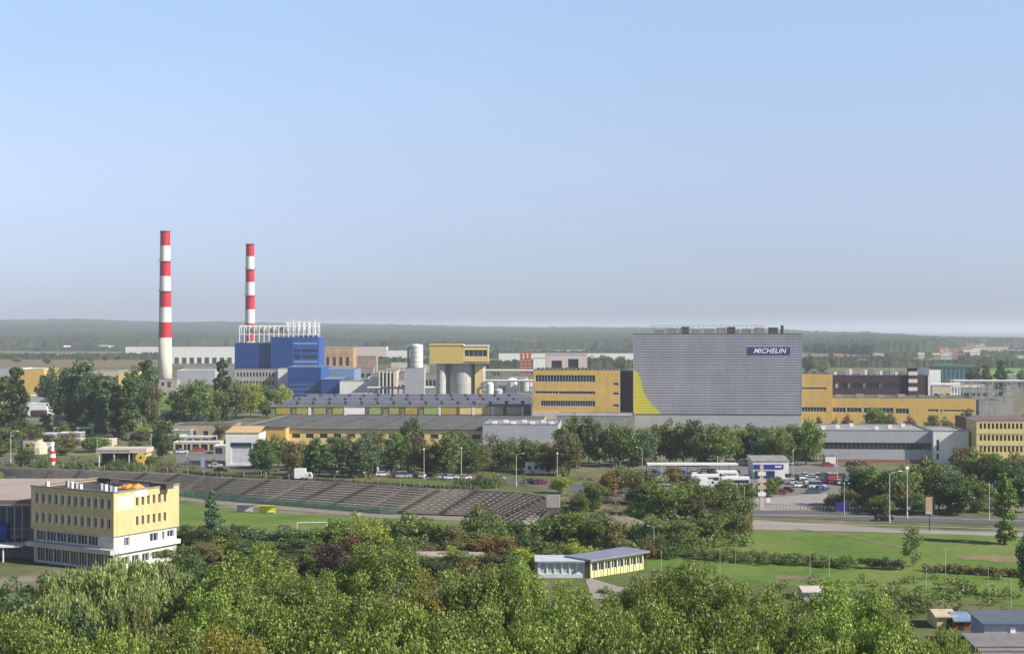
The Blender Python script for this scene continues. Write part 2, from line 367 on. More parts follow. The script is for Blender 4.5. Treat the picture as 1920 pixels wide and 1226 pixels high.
patch('garden_path', [(1110, 1122), (1225, 1126), (1228, 1106), (1160, 1100), (1108, 1084), (1098, 1088)], PAVE, .09)
patch('scrubland', [(300, 1100), (1250, 1060), (1240, 1000), (1050, 1000), (620, 1045), (330, 1035)], soil('scrub_ground', [(.03, .05, .014), (.06, .08, .025), (.11, .11, .05)], .15, 1.2, .5), .02)
patch('sports_lawn', [(1085, 1096), (1240, 1100), (1260, 1060), (1180, 1072)], ROUGH, .06)
patch('worn_terrace', [(1455, 1086), (1545, 1089), (1560, 1084), (1500, 1079), (1450, 1079)], DRY, .08)
# road markings (kerb line and broken centre line)
for nm, v0 in (('edge_line', 969.5), ('edge_line', 986.0)):
    strip(nm, [(1410, v0 - 4.5), (1700, v0), (2000, v0 + 10)], .35, CHALK, .10)
# ---------------------------------------------------------------- far woods: a canopy sheet following the hills
def canopy():
    us = np.arange(-700, 2700, 3.0); Ds = 1350 * np.exp(np.linspace(0, math.log(11000 / 1350), 230))
    U, Dd = np.meshgrid(us, Ds); X = (U - 960) * Dd / F
    def vn(sx, sy, seed):          # smooth value noise
        r = np.random.default_rng(seed); T = r.random((256, 256)); a = X / sx + 60; b = Dd / sy
        i = np.floor(a).astype(int); j = np.floor(b).astype(int); fa = a - i; fb = b - j; fa = fa * fa * (3 - 2 * fa); fb = fb * fb * (3 - 2 * fb)
        g = lambda p, q: T[p % 256, q % 256]
        return (g(i, j) * (1 - fa) + g(i + 1, j) * fa) * (1 - fb) + (g(i, j + 1) * (1 - fa) + g(i + 1, j + 1) * fa) * fb
    edge_v = np.interp(U, [-700, 0, 330, 420, 700, 1000, 1190, 1500, 1640, 1740, 1850, 2700], [648, 650, 654, 648, 652, 652, 656, 661, 668, 658, 645, 643])
    edge = 120015 / (edge_v - 618) * (1 + .25 * (vn(260, 160, 3) - .5))
    topv = np.interp(U, [-700, 0, 150, 260, 330, 420, 600, 800, 1000, 1200, 1480, 1560, 1620, 1700, 1740, 1800, 1920, 2700], [598, 600.5, 598, 601, 603, 602, 607, 610, 612, 613.5, 619, 622, 622, 626, 629, 631, 633, 634])
    far = np.interp(U, [-700, 1100, 1500, 1760, 2700], [8500, 8500, 6500, 5200, 5000])
    ridge = H0 - (topv - 618) * far / F - 18
    hill = ridge * np.clip((Dd - edge) / (far - edge), 0, 1) ** 1.2 + 10 * (vn(700, 500, 31) - .5) * np.clip((Dd - edge) / 1500, 0, 1)
    mask = (Dd > edge) & (Dd < far * 1.03)
    strips = (vn(230, 90, 11) > .74) & (Dd > 1500) & (Dd < edge) & ((U > 600) | (Dd > 2100))
    clear = (vn(330, 150, 21) > .72) & (Dd < far * .75)
    r = np.random.default_rng(5); rough = r.random(U.shape)
    Z = np.where(mask & ~clear, hill + 9 + 7 * rough + 7 * vn(60, 60, 8), np.where(mask, hill * 0.9, -1.0))
    Z = np.where(strips, 4 + 6 * rough, Z)
    Z = np.where((Dd >= far * 1.03), -1.5, Z)
    return X, Dd, Z, (len(Ds), len(us))
X, Dd, Z, (nr, nc) = canopy()
i = np.arange(nr * nc).reshape(nr, nc)
f = np.stack([i[:-1, :-1], i[:-1, 1:], i[1:, 1:], i[1:, :-1]], -1).reshape(-1, 4)
keep = Z.reshape(-1)[f].max(1) > 0
wood = soil('woodland_canopy', [(.014, .03, .014), (.03, .05, .02), (.085, .085, .035)], .006, .06, .45)
o = linkm('woodland', np_mesh('woodland', np.stack([X, Dd, Z], -1).reshape(-1, 3), f[keep], wood)); tag(o, 'dark wooded hills and hedgerows along the horizon behind the factory', 'forest', None, 'stuff')
# ---------------------------------------------------------------- stadium
def resample(L, n):
    P = [Vector(p) for p in L]; d = [0]
    for a, b in zip(P, P[1:]): d.append(d[-1] + (b - a).length)
    ts = np.linspace(0, d[-1], n); return np.stack([np.interp(ts, d, [p.x for p in P]), np.interp(ts, d, [p.y for p in P])], -1)
NSEG = 90; T = resample(TOPL[1:], NSEG); Bm = resample(BOTL[1:], NSEG)
stand = empty('stadium_stand', (0, 0, 0), 'long grey stepped concrete terrace along the far side of the sunken pitch', 'stadium stand')
STC = soil('terrace_concrete', [(.18, .17, .12), (.27, .235, .20), (.34, .29, .25)], .12, .7, .4)
ROWS = 20; mb = MB(); rs_ = MB()
def sp(i, t, z): q = T[i] * (1 - t) + Bm[i] * t; return (q[0], q[1], z)
for r in range(ROWS):
    t0, t1 = r / ROWS, (r + 1) / ROWS; z0 = .35 + ZB * r / ROWS; z1 = .35 + ZB * (r + 1) / ROWS
    for i in range(NSEG - 1):
        mb.quad(sp(i, t1, z0), sp(i + 1, t1, z0), sp(i + 1, t0, z0), sp(i, t0, z0))
        rs_.quad(sp(i, t1, z1), sp(i + 1, t1, z1), sp(i + 1, t1, z0), sp(i, t1, z0))
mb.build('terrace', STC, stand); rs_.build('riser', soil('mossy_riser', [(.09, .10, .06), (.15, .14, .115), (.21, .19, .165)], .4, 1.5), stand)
wearm = soil('weedy_step_concrete', [(.05, .055, .03), (.10, .095, .07)], .3, 1.5)
for k, i in enumerate(range(3, NSEG - 3, 5)):
    st = MB()
    for r in range(ROWS * 2):
        t0, t1 = r / ROWS / 2, (r + 1) / ROWS / 2; z0 = .74 + ZB * t0
        a, b = Vector(sp(i, t0, z0)), Vector(sp(i + 1, t0, z0)); d = (b - a) * (.7 if k % 3 else 1.2); c, e = Vector(sp(i, t1, z0)), Vector(sp(i, t1, z0)) + d
        st.quad(tuple(c), tuple(e), tuple(a + d), tuple(a)); st.quad(tuple(c - Vector((0, 0, .16))), tuple(e - Vector((0, 0, .16))), tuple(e), tuple(c))
    st.build('stairway', wearm if k % 3 else STC, stand)
BEN = mat('worn_bench_wood', (.44, .38, .31), .8, var=.2, scale=1.0)
for r in range(0, ROWS, 2):                     # bench rows: sparse on the long side, complete on the bend
    bm_ = MB(); t = (r + .55) / ROWS; z0 = .35 + ZB * r / ROWS
    for i in range(0, NSEG - 1):
        full = i > NSEG * .76
        if i % 6 == 4 and not full: pass
        a, b = Vector(sp(i, t, z0)), Vector(sp(i + 1, t, z0)); d = b - a
        segs = ((0., 1.),) if i <= NSEG * .76 else ((.0, .3), (.3, .62), (.62, 1.0))
        for s0, s1 in segs:
            p, q = a + d * s0, a + d * s1; h = Vector((0, 0, (.22, .75, .22)[int(s0 * 3.2)] if full else .3)); n = Vector((d.y, -d.x, 0)).normalized() * .22
            A = [p - n, q - n, q + n, p + n]; bm_.poly([tuple(x + h) for x in A])
            bm_.quad(tuple(p + n), tuple(q + n), tuple(q + n + h), tuple(p + n + h)); bm_.quad(tuple(q - n), tuple(p - n), tuple(p - n + h), tuple(q - n + h))
    bm_.build('bench_row', BEN, stand)
kb = MB()                                  # parapet rail along the top of the stand
for i in range(NSEG - 1):
    a, b = sp(i, 0, .3), sp(i + 1, 0, .3); kb.quad((a[0], a[1] - .15, .3), (b[0], b[1] - .15, .3), (b[0], b[1] - .15, .95), (a[0], a[1] - .15, .95)); kb.quad((a[0], a[1] - .15, .95), (b[0], b[1] - .15, .95), (b[0], b[1] + .15, .95), (a[0], a[1] + .15, .95))
kb.build('parapet', CONC, stand)
# running track and pitch
mb = MB()
for i in range(NSEG - 1):
    off = lambda p, s: (p[0], p[1] - s, ZB + .06)
    mb.quad(off(Bm[i], 8.5), off(Bm[i + 1], 8.5), off(Bm[i + 1], .2), off(Bm[i], .2))
o = mb.build('running_track', TRK); o['kind'] = 'structure'
o = MB().poly([(-150, 330, ZB + .05), (-64, 330, ZB + .05), (-58, 300, ZB + .05), (-8, 300, ZB + .05), (0, 345, ZB + .05), (-16, 362, ZB + .05), (-40, 371, ZB + .05), (-75, 385, ZB + .05), (-100, 405, ZB + .05), (-150, 420, ZB + .05)]).build('football_pitch', LAWN); o['kind'] = 'structure'
# green mesh fence between the stand and the track
fen = empty('mesh_fence', (0, 0, 0), 'pale green mesh fence between the terrace foot and the running track', 'fence')
GFN = mat('green_fence_mesh', (.22, .40, .28), .6, var=.2)
pn = MB(); po = MB()
for i in range(1, NSEG - 22):
    a = Bm[i] + np.array([0, -1.2]); b = Bm[i + 1] + np.array([0, -1.2])
    for k in range(4):
        p = a + (b - a) * k / 4; po.box(p[0] - .035, p[0] + .035, p[1] - .035, p[1] + .035, ZB, ZB + 2.2)
    for z in (.15, .45, .75, 1.05, 1.35, 1.65, 1.95):
        pn.quad((a[0], a[1], ZB + z), (b[0], b[1], ZB + z), (b[0], b[1], ZB + z + .14), (a[0], a[1], ZB + z + .14))
pn.build('wire_panel', GFN, fen); po.build('post', GFN, fen)
wf = empty('street_fence', (0, 0, 0), 'thin wire fence with pale concrete posts along the top of the terrace', 'fence')
wr = MB(); P = resample([(x, y + 3.0) for x, y in TOPL[1:-3]], 24)
for i in range(24):
    m_ = MB(); m_.box(-.07, .07, -.07, .07, 0, 2.4); m_.build('post', CONC, wf, (P[i][0], P[i][1], 0))
    if i < 23:
        for z in (.5, 1.1, 1.7): wr.tube((P[i][0], P[i][1], z), (P[i + 1][0], P[i + 1][1], z), .02, n=3)
wr.build('wire', STEEL, wf)
# goal, dugouts, score board
def goal(u, v):
    x, y, _ = G(u, v, ZB); g = empty('football_goal', (x, y, ZB + .05), 'white football goal standing on the green pitch before the shrubs', 'goal', R(8))
    m = MB(); m.tube((-3.6, 0, 0), (-3.6, 0, 2.4), .08); m.tube((3.6, 0, 0), (3.6, 0, 2.4), .08); m.tube((-3.6, 0, 2.4), (3.6, 0, 2.4), .08); m.build('goal_frame', WHTM, g)
    n = MB()
    for i in range(13): n.tube((-3.6 + .6 * i, 0, 2.4), (-3.6 + .6 * i, 1.8, 0), .02, n=3)
    for k in range(4): n.tube((-3.6, .45 * k, 2.4 - .6 * k), (3.6, .45 * k, 2.4 - .6 * k), .02, n=3)
    n.build('net', WHTM, g)
goal(585, 998)
for (u, v, m_, lab) in ((458, 961, mat('silver_canopy', (.42, .40, .47), .5), 'silver-grey curved dugout shelter beside the running track'), (500, 963, YELB, 'yellow dugout bench shelter at the edge of the running track')):
    x, y, _ = G(u, v, ZB); g = empty('dugout', (x, y, ZB + .05), lab, 'dugout')
    m = MB(); pr = [(1.3, 0), (1.35, 1.4), (1.0, 2.0), (.2, 2.2), (-.3, 2.1)]
    for a, b in zip(pr, pr[1:]): m.quad((-2.2, a[0], a[1]), (2.2, a[0], a[1]), (2.2, b[0], b[1]), (-2.2, b[0], b[1])); m.quad((-2.2, a[0] - .06, a[1]), (-2.2, b[0] - .06, b[1]), (2.2, b[0] - .06, b[1]), (2.2, a[0] - .06, a[1]))
    m.build('canopy', m_, g); MB().box(-2, 2, .7, 1.1, .35, .45).build('bench', WHTM, g)
x, y, _ = G(1037, 968, 0); g = empty('score_board', (x, y, 0), 'pale rectangular scoreboard standing at the end of the stadium bend', 'scoreboard', R(-12))
MB().box(-1.6, 1.6, -.12, .12, 2.2, 5.2).build('board', mat('board_white', (.62, .56, .54), .7), g)
for s in (-1.1, 1.1): MB().box(s - .08, s + .08, .14, .3, 0, 5).build('post', STEEL, g)
# the dry mound beyond the bend
def mound(name, u, v, rx, ry, h, m):
    cx, cy, _ = G(u, v, 0); r = np.linspace(0, 1, 14); a = np.linspace(0, 2 * np.pi, 49)[:-1]
    Rr, A = np.meshgrid(r, a, indexing='ij'); rg = np.random.default_rng(3)
    Z = h * (1 - Rr ** 2) ** 1.3 + .12 * rg.standard_normal(Rr.shape) * (1 - Rr) - .05
    V = np.stack([cx + rx * Rr * np.cos(A), cy + ry * Rr * np.sin(A), Z], -1).reshape(-1, 3)
    i = np.arange(14 * 48).reshape(14, 48); j = np.roll(i, -1, 1)
    f = np.stack([i[:-1], i[1:], j[1:], j[:-1]], -1).reshape(-1, 4)
    o = linkm(name, np_mesh(name, V, f, m, True)); o['kind'] = 'structure'
mound('earth_mound', 1158, 990, 10, 12, 2.8, soil('mound_grass', [(.12, .125, .07), (.19, .18, .12), (.27, .25, .19)], .25, 1.6, .5))
mound('road_embankment', 1095, 942, 9, 6, .9, ROUGH)
# ---------------------------------------------------------------- buildings
WCACHE = {}; ROT = R(4.6)
def window(parent, loc, rz, w_, h_, nm=1, frame=None, pane=None, cross=False, simple=False, rd=.25):
    """a window sitting in its opening: frame with mullions, pane as its child"""
    frame = frame or WHTM; pane = pane or GLS
    k = (round(w_, 2), round(h_, 2), nm, frame.name, pane.name, cross)
    if k not in WCACHE:
        f = MB(); t = min(.09, w_ * .08)
        f.box(0, w_, -.03, .05, 0, t); f.box(0, w_, -.03, .05, h_ - t, h_)
        for i in range(nm + 1):
            x = t / 2 + (w_ - t) * i / nm; f.box(x - t / 2, x + t / 2, -.028, .048, t, h_ - t)
        if cross: f.box(t, w_ - t, -.02, .04, h_ * .5 - t / 2, h_ * .5 + t / 2)
        p = MB().quad((0, .02, 0), (w_, .02, 0), (w_, .02, h_), (0, .02, h_))
        WCACHE[k] = (f.mesh('window', frame), p.mesh('pane', pane))
    fm, pm = WCACHE[k]
    if simple: return linkm('window', pm, parent, loc, rz)
    o = linkm('window', fm, parent, loc, rz); linkm('pane', pm, o); return o
def building(name, label, cat, u0, u1, vt, D, dep, wall, roof, front=(), right=(), left=(), rz=0.0, group=None, W=None, zt=None, par=.5, trim=None, simple=True, rd=.3, rot_=0.0):
    """front/right/left openings: (s0,s1,z0,z1,mullions[,frame,pane]) in metres. rz turns the house about its front left corner"""
    X0 = gx(u0, D); W0 = gx(u1, D) - X0; zt = zt or gz(vt, D)
    if rot_:
        b_ = (u1 - 960) / F; W = (b_ * D - X0) / (math.cos(rot_) + b_ * math.sin(rot_)); rz = -rot_
        front = [(o[0] * W / W0, o[1] * W / W0, *o[2:]) for o in front]
    W = W or W0
    r = empty(name, (X0, D, 0), label, cat, rz, group)
    mb = MB(); mb.wall((0, 0), 0, W, 0, zt, front, rd); mb.wall((W, 0), math.pi / 2, dep, 0, zt, right, rd)
    mb.wall((W, dep), math.pi, W, 0, zt); mb.wall((0, dep), -math.pi / 2, dep, 0, zt, left, rd); mb.build('wall', wall, r)
    # roof: recessed sheet inside a low parapet with coping
    MB().quad((.3, .3, zt - par * .6), (W - .3, .3, zt - par * .6), (W - .3, dep - .3, zt - par * .6), (.3, dep - .3, zt - par * .6)).build('roof', roof, r)
    c = MB(); o_ = .12
    c.box(-o_, W + o_, -o_, .32, zt, zt + .14); c.box(-o_, W + o_, dep - .32, dep + o_, zt, zt + .14)
    c.box(-o_, .32, .32, dep - .32, zt, zt + .14); c.box(W - .32, W + o_, .32, dep - .32, zt, zt + .14)
    c.quad((.3, .3, zt - par), (W - .3, .3, zt - par), (W - .3, .3, zt), (.3, .3, zt)); c.quad((W - .3, dep - .3, zt - par), (.3, dep - .3, zt - par), (.3, dep - .3, zt), (W - .3, dep - .3, zt))
    c.quad((.3, dep - .3, zt - par), (.3, .3, zt - par), (.3, .3, zt), (.3, dep - .3, zt)); c.quad((W - .3, .3, zt - par), (W - .3, dep - .3, zt - par), (W - .3, dep - .3, zt), (W - .3, .3, zt))
    c.build('coping', trim or STEEL, r)
    for o in front: window(r, (o[0], rd, o[2]), 0, o[1] - o[0], o[3] - o[2], o[4] if len(o) > 4 else 1, o[5] if len(o) > 5 else None, o[6] if len(o) > 6 else None, simple=simple)
    for o in right: window(r, (W - rd, o[0], o[2]), math.pi / 2, o[1] - o[0], o[3] - o[2], o[4] if len(o) > 4 else 1, o[5] if len(o) > 5 else None, o[6] if len(o) > 6 else None, simple=simple)
    for o in left: window(r, (rd, dep - o[0], o[2]), -math.pi / 2, o[1] - o[0], o[3] - o[2], o[4] if len(o) > 4 else 1, o[5] if len(o) > 5 else None, o[6] if len(o) > 6 else None, simple=simple)
    r['W'] = W; r['zt'] = zt; return r, W, zt
def px(u0, D): return lambda ua, ub, va, vb, *k: ((ua - u0) * D / F, (ub - u0) * D / F, gz(vb, D), gz(va, D), *k)
def vents(r, spots, z, s=1.0, m=None):
    """round roof fans on short stalks"""
    key = ('vent', s)
    if key not in WCACHE: WCACHE[key] = MB().lathe([(.45 * s, 0), (.45 * s, .9 * s), (1.0 * s, 1.1 * s), (1.0 * s, 1.7 * s), (.55 * s, 2.1 * s)], n=10).mesh('roof_vent', m or DARK)
    for x, y in spots: linkm('roof_vent', WCACHE[key], r, (x, y, z))

# --- the big grey warehouse with the sign
D = 660; u0 = 1188; X0 = gx(u0, D); b_ = (1503 - 960) / F; W = (b_ * D - X0) / (math.cos(ROT) + b_ * math.sin(ROT)); ZT = gz(627, D); ZP = gz(776, D)
r = empty('high_bay_warehouse', (X0, D, 0), 'tall windowless grey warehouse of horizontally ribbed sheet with yellow lower left corner', 'warehouse', -ROT)
def ribs(W, z0, z1, n, t=.3, yel=None):
    a = MB(); st = (z1 - z0) / n
    for i in range(n):
        z = z0 + i * st
        a.quad((0, -t, z + .36), (W, -t, z + .36), (W, -t, z + st), (0, -t, z + st)); a.quad((0, 0, z + .14), (W, 0, z + .14), (W, -t, z + .36), (0, -t, z + .36))
        a.quad((0, -t, z), (W, -t, z), (W, 0, z + .14), (0, 0, z + .14))
    return a
ribs(W, ZP, ZT, 31).build('ribbed_cladding', GRY, r)
jm = MB()
for i in range(31): z = ZP + i * (ZT - ZP) / 31; jm.box(0, W, -.17, .0, z - .02, z + .17)
jm.build('groove_shade', mat('joint_shadow_grey', (.14, .145, .16), .7), r)  # dark strips in the grooves: shade put into the colour for contrast
b = MB().box(.05, W - .05, .02, 45, ZP, ZT - .3); b.build('core_wall', GRY, r)
MB().box(-.1, W - .3, -.05, 45.2, 0, ZP - .25).build('plinth', GRY3, r)
MB().box(.2, W - .2, .1, 44.8, ZP - .25, ZP - .002).build('shadow_gap', DARK, r)
MB().box(-.25, W + .25, -.35, 45.3, ZT, ZT + .35).build('roof', ROOF, r)
for x in (-.12, W - .14): MB().box(x, x + .26, -.36, .1, ZP, ZT - .002).build('corner_trim', GRY3, r)
# painted yellow area at the lower left, sheets over the ribs, cut along a bulging curve
cur = [(692, 1190), (700, 1197), (710, 1201), (722, 1203), (735, 1207), (748, 1214), (758, 1222), (766, 1230), (773, 1238)]
yb_ = MB(); n = 31; st = (ZT - ZP) / n; t = .315
for i in range(n):
    z = ZP + i * st
    for (za, ta, zb, tb) in ((z, t, z + .001, .185), (z + .001, .185, z + .17, .185), (z + .17, .185, z + .36, t), (z + .36, t, z + st, t)):
        va, vb = VH + (H0 - za) * F / D, VH + (H0 - zb) * F / D
        if va < 694: continue
        xa = (np.interp(va, *zip(*cur)) - u0) * D / F; xb = (np.interp(vb, *zip(*cur)) - u0) * D / F
        yb_.quad((-.02, -ta, za), (xa, -ta, za), (xb, -tb, zb), (-.02, -tb, zb))
yb_.build('yellow_painted_panel', YELB, r)
# roof plant
for (ua, ub, vt_) in ((1279, 1292, 613.5), (1364, 1378, 614), (1441, 1457, 615)):
    m = MB().box(gx(ua, D) - X0, gx(ub, D) - X0, 4, 8, ZT + .35, gz(vt_, D)); m.box(gx(ua, D) - X0 - .2, gx(ub, D) - X0 + .2, 3.8, 8.2, gz(vt_, D), gz(vt_, D) + .25); m.build('plant_box', DARK, r)
m = MB().lathe([(.7, ZT + .3), (.7, gz(611, D)), (.9, gz(611, D)), (.9, gz(610, D))], gx(1466, D) - X0, 6, 10); m.build('flue', DARK, r)
m = MB(); xa, xb = gx(1222, D) - X0, gx(1436, D) - X0; zr = gz(610, D)
for i in range(27):
    x = xa + (xb - xa) * i / 26; m.tube((x, 14, ZT + .3), (x, 14, zr - (.0 if i % 4 else -.4)), .09, n=4)
m.tube((xa, 14, zr), (xb, 14, zr), .1, n=4); m.tube((xa, 14, (zr + ZT) / 2), (xb, 14, (zr + ZT) / 2), .1, n=4)
m.build('roof_rail', STEEL, r)
for i in range(9):
    x = xa + (xb - xa) * (i + .3) / 9; MB().box(x, x + 4.2, 16, 20, ZT + .3, ZT + 2.2 + (i % 3) * .5).build('roof_cooler', GRY2, r)
# company sign: dark blue board with white slanted letters
s1 = (1400 - u0) * D / F
sg = empty('company_sign', (X0 + s1 * math.cos(ROT) - .5 * math.sin(ROT), D - s1 * math.sin(ROT) - .5 * math.cos(ROT), gz(664.5, D)), 'dark blue sign board reading MICHELIN in white high on the grey warehouse', 'sign', -ROT)
wS = (1480 - 1402) * D / F; hS = (664.5 - 650) * D / F
MB().box(0, wS, 0, .22, 0, hS).build('board', paint('sign_blue', (.035, .04, .17), .4), sg)
MB().box(-.1, wS + .1, .08, .2, -.12, hS + .12).build('board_edge', paint('sign_edge', (.33, .34, .48), .5), sg)
tcu = bpy.data.curves.new('letters', 'FONT'); tcu.body = 'MICHELIN'; tcu.size = 2.9; tcu.shear = .28; tcu.extrude = .06; tcu.offset = .055; tcu.space_character = 1.06
to = bpy.data.objects.new('letters_tmp', tcu); COL.objects.link(to); bpy.context.view_layer.update()
me = bpy.data.meshes.new_from_object(to.evaluated_get(bpy.context.evaluated_depsgraph_get())); bpy.data.objects.remove(to)
co = np.empty(len(me.vertices) * 3, np.float32); me.vertices.foreach_get('co', co); co = co.reshape(-1, 3)
mn, mx_ = co.min(0), co.max(0); sc_ = ((1471 - 1411) * D / F) / (mx_[0] - mn[0]); sz_ = hS * .64 / (mx_[1] - mn[1])
co = (co - mn) * [sc_, sz_, 1]; me.vertices.foreach_set('co', co.astype(np.float32).ravel()); me.update(); me.materials.clear(); me.materials.append(paint('sign_white', (.85, .85, .88), .4))
o = linkm('lettering', me, sg, (hS * .75, -.02, hS * .18)); o.rotation_euler = (R(90), 0, 0)

# --- chimneys
def chimney(u, D, vt, vb, rb, rt, bands, label, shaft):
    x = gx(u, D); zt = gz(vt, D); r = empty('factory_chimney', (x, D, 0), label, 'chimney')
    rad = lambda z: rb + (rt - rb) * z / zt
    zs = [gz(v, D) for v in bands]       # alternating from the top: red, white, red ...
    z0 = 0; zlast = zs[-1]
    MB().lathe([(rad(0) * 1.0, 0), (rad(zlast), zlast)], n=36).build('shaft', shaft, r, smooth=True)
    for k in range(len(zs) - 1):
        a, b = zs[k + 1], zs[k]
        MB().lathe([(rad(a) + .02, a), (rad(b) + .02, b)], n=36, caps=False).build('red_band' if k % 2 == 0 else 'white_band', RED if k % 2 == 0 else WHT, r, smooth=True)
    MB().lathe([(rt + .02, zt - .6), (rt + .5, zt - .4), (rt + .5, zt + .25), (rt - .3, zt + .25), (rt - .3, zt - 1.2)], n=36, caps=False).build('rim', mat('rim_red', (.33, .04, .05)), r)
    MB().lathe([(.01, zt - 1.2), (rt - .3, zt - 1.18)], n=24, caps=False).build('flue_mouth', BLK, r)
    for v in (bands[2], bands[4] if len(bands) > 5 else bands[3]):
        z = gz(v, D); m = MB(); m.lathe([(rad(z) + .02, z - .1), (rad(z) + 1.1, z - .1), (rad(z) + 1.1, z + .05), (rad(z) + .02, z + .05)], n=24, caps=False)
        for i in range(24):
            a = i * math.pi / 12; m.tube(((rad(z) + 1.05) * math.cos(a), (rad(z) + 1.05) * math.sin(a), z), ((rad(z) + 1.05) * math.cos(a), (rad(z) + 1.05) * math.sin(a), z + 1.1), .05, n=3)
        m.lathe([(rad(z) + 1.0, z + 1.05), (rad(z) + 1.1, z + 1.05), (rad(z) + 1.1, z + 1.15)], n=24, caps=False); m.build('gallery', STEEL, r)
    l = MB()
    for s in (-.3, .3): l.tube((-rb - .25, s, 2), (-rt - .25, s, zt), .07, n=4)
    for i in range(70): l.tube((-rad(zt * i / 70) - .25, -.3, zt * i / 70), (-rad(zt * i / 70) - .25, .3, zt * i / 70), .04, n=3)
    l.build('ladder', STEEL, r); return r
sh = mat('cream_shaft', (.66, .62, .54), .8, var=.08, streak=.2, scale=.1)
chimney(310, 1000, 434, 735, 4.9, 3.2, [434, 461, 490, 518, 546, 576, 604, 633], 'tall thick red and white banded chimney with cream lower shaft, left of the pair', sh)
chimney(469, 1080, 458, 700, 4.1, 2.9, [458, 481, 505, 529, 554, 580, 606, 640], 'slimmer red and white banded chimney rising behind the blue boiler house', sh)
building('chimney_base_house', 'grey and brown block around the foot of the thick banded chimney', 'building', 297, 332, 711, 985, 8, CONC, ROOF, front=[(2, 4, 6, 8.5, 1), (6, 8.5, 5, 9, 1)])
building('annex', 'small pale block in front of the thick chimney foot', 'building', 300, 318, 741, 960, 8, YELP, ROOFL, front=[(2, 4.5, .5, 2.5, 1)])

# --- boiler house and blue halls
DB = 1000
r, W, zt = building('blue_boiler_wing', 'lower deep blue windowless block at the left of the boiler house', 'building', 440, 512, 643, DB, 30, BLUD, ROOF)
m = MB()
for i in range(24): x = 1 + i * (W - 2) / 23; m.box(x - .12, x + .12, -.16, -.002, 6, zt - .5)
m.build('wall_rib', BLUD, r)
q = px(508, DB - 4)
r, W, zt = building('blue_boiler_house', 'tall bright blue boiler house with pale striped windows at its right side', 'building', 508, 598, 632, DB - 4, 30, BLU, ROOF,
    front=[q(551, 562, 655, 660, 3), q(551, 562, 664, 674, 3), q(566, 594, 655, 660, 8), q(566, 594, 666, 672, 8)])
m = MB()
for i in range(18): x = 1 + i * (W * .44) / 18; m.box(x - .12, x + .12, -.16, -.002, 6, zt - .5)
m.build('wall_rib', BLUD, r)
MB().box(gx(550, DB - 4) - gx(508, DB - 4), W - 1, -.18, -.004, gz(646, DB - 4), gz(642, DB - 4)).build('pale_stripe', BLUL, r)
MB().box(gx(550, DB - 4) - gx(508, DB - 4), W - 1, -.18, -.004, gz(680, DB - 4), gz(676, DB - 4)).build('pale_stripe', BLUL, r)
rk = empty('roof_steel_frame', (gx(443, DB), DB + 12, gz(642, DB)), 'white open steel frame of posts and beams on the blue boiler house roof', 'steel frame')
f = MB(); Wf = (592 - 443) * DB / F; zb = 0; z1 = (642 - 612) * DB / F
for i in range(17):
    x = Wf * i / 16; top = z1 + (2.2 if i > 9 else 0) + (2.5 * ((i * 7) % 3) / 3 if i > 9 else 0)
    for y in (0, 8): f.box(x - .28, x + .28, y - .28, y + .28, zb, top)
    f.box(x - .2, x + .2, .28, 7.7, z1 - .4, z1)
for y in (0, 8):
    f.box(0, Wf, y - .3, y + .3, z1 + .002, z1 + .9); f.box(0, Wf, y - .2, y + .2, z1 * .5 - .25, z1 * .5 + .25)
    f.box(Wf * .58, Wf, y - .25, y + .25, z1 + 2.2, z1 + 2.9)
f.build('frame', WHTM, rk)
for i in range(6):
    x = Wf * (.60 + .07 * i); MB().lathe([(.8, z1 * .5), (.8, z1 + 1.5), (.35, z1 + 2.3), (.35, z1 + 3.2 + (i * 7 % 4) * .5)], x, 4, 10).build('stack', WHTM, rk)
for i in range(4): x = Wf * (.1 + .13 * i); MB().box(x, x + 4.5, 2, 6, z1 * .5 + .3, z1 - .45).build('duct_box', CONC, rk)
MB().box(Wf * .72, Wf * 1.0, .5, 7.5, -1.0, z1 * .42).build('dark_plant', DARK, rk)
q = px(440, 975)
building('striped_office_wing', 'low pale office wing with a row of small windows below the blue boiler house', 'building', 440, 522, 693, 975, 18, CONC, ROOFL, front=[q(444 + 6 * i, 447.5 + 6 * i, 698, 706, 1) for i in range(12)] + [q(444 + 6 * i, 447.5 + 6 * i, 714, 722, 1) for i in range(12)])
building('white_gable_block', 'narrow bright white block between the office wing and the blue hall', 'building', 521, 539, 691, 965, 20, WHT, ROOFL)
q = px(539, 930)
r, W, zt = building('blue_hall', 'deep blue sheet hall with a pale ladder rail, left of the white sheds', 'hall', 539, 602, 688, 930, 40, BLU, BLUL)
m = MB()
for i in range(26): x = .8 + i * (W - 1.6) / 25; m.box(x - .1, x + .1, -.14, -.002, 1, zt - .5)
m.build('wall_rib', BLUD, r)
m = MB()
for z in (3.0, 6.0, 9.0): m.box(1, W - 1, -.2, -.145, z, z + .35)
m.build('pale_rail', BLUL, r)
building('blue_low_hall', 'lower blue hall with a wide pale roof, right of the tall blue hall', 'hall', 602, 638, 711, 925, 55, BLUD, BLUL)
building('blue_roof_hall', 'hall with pale blue roof stepping up behind the blue halls', 'hall', 500, 664, 690, 985, 45, BLUL, BLUL, zt=gz(693, 985))
r, W, zt = building('white_hall', 'long bright white hall wall stepping up to the right of the blue halls', 'hall', 637, 690, 715, 905, 22, WHT, ROOFL)
building('white_hall', 'higher white hall block adjoining the beige pilastered block', 'hall', 690, 709, 706, 905, 22, WHT, ROOFL)
r, W, zt = building('pilastered_block', 'beige block with tall vertical pilasters beside the white hall', 'building', 709, 743, 695, 890, 20, BEIGE, ROOFL, front=[(1.2 + 2.3 * i, 2.3 + 2.3 * i, 2, gz(699, 890), 1) for i in range(4)])
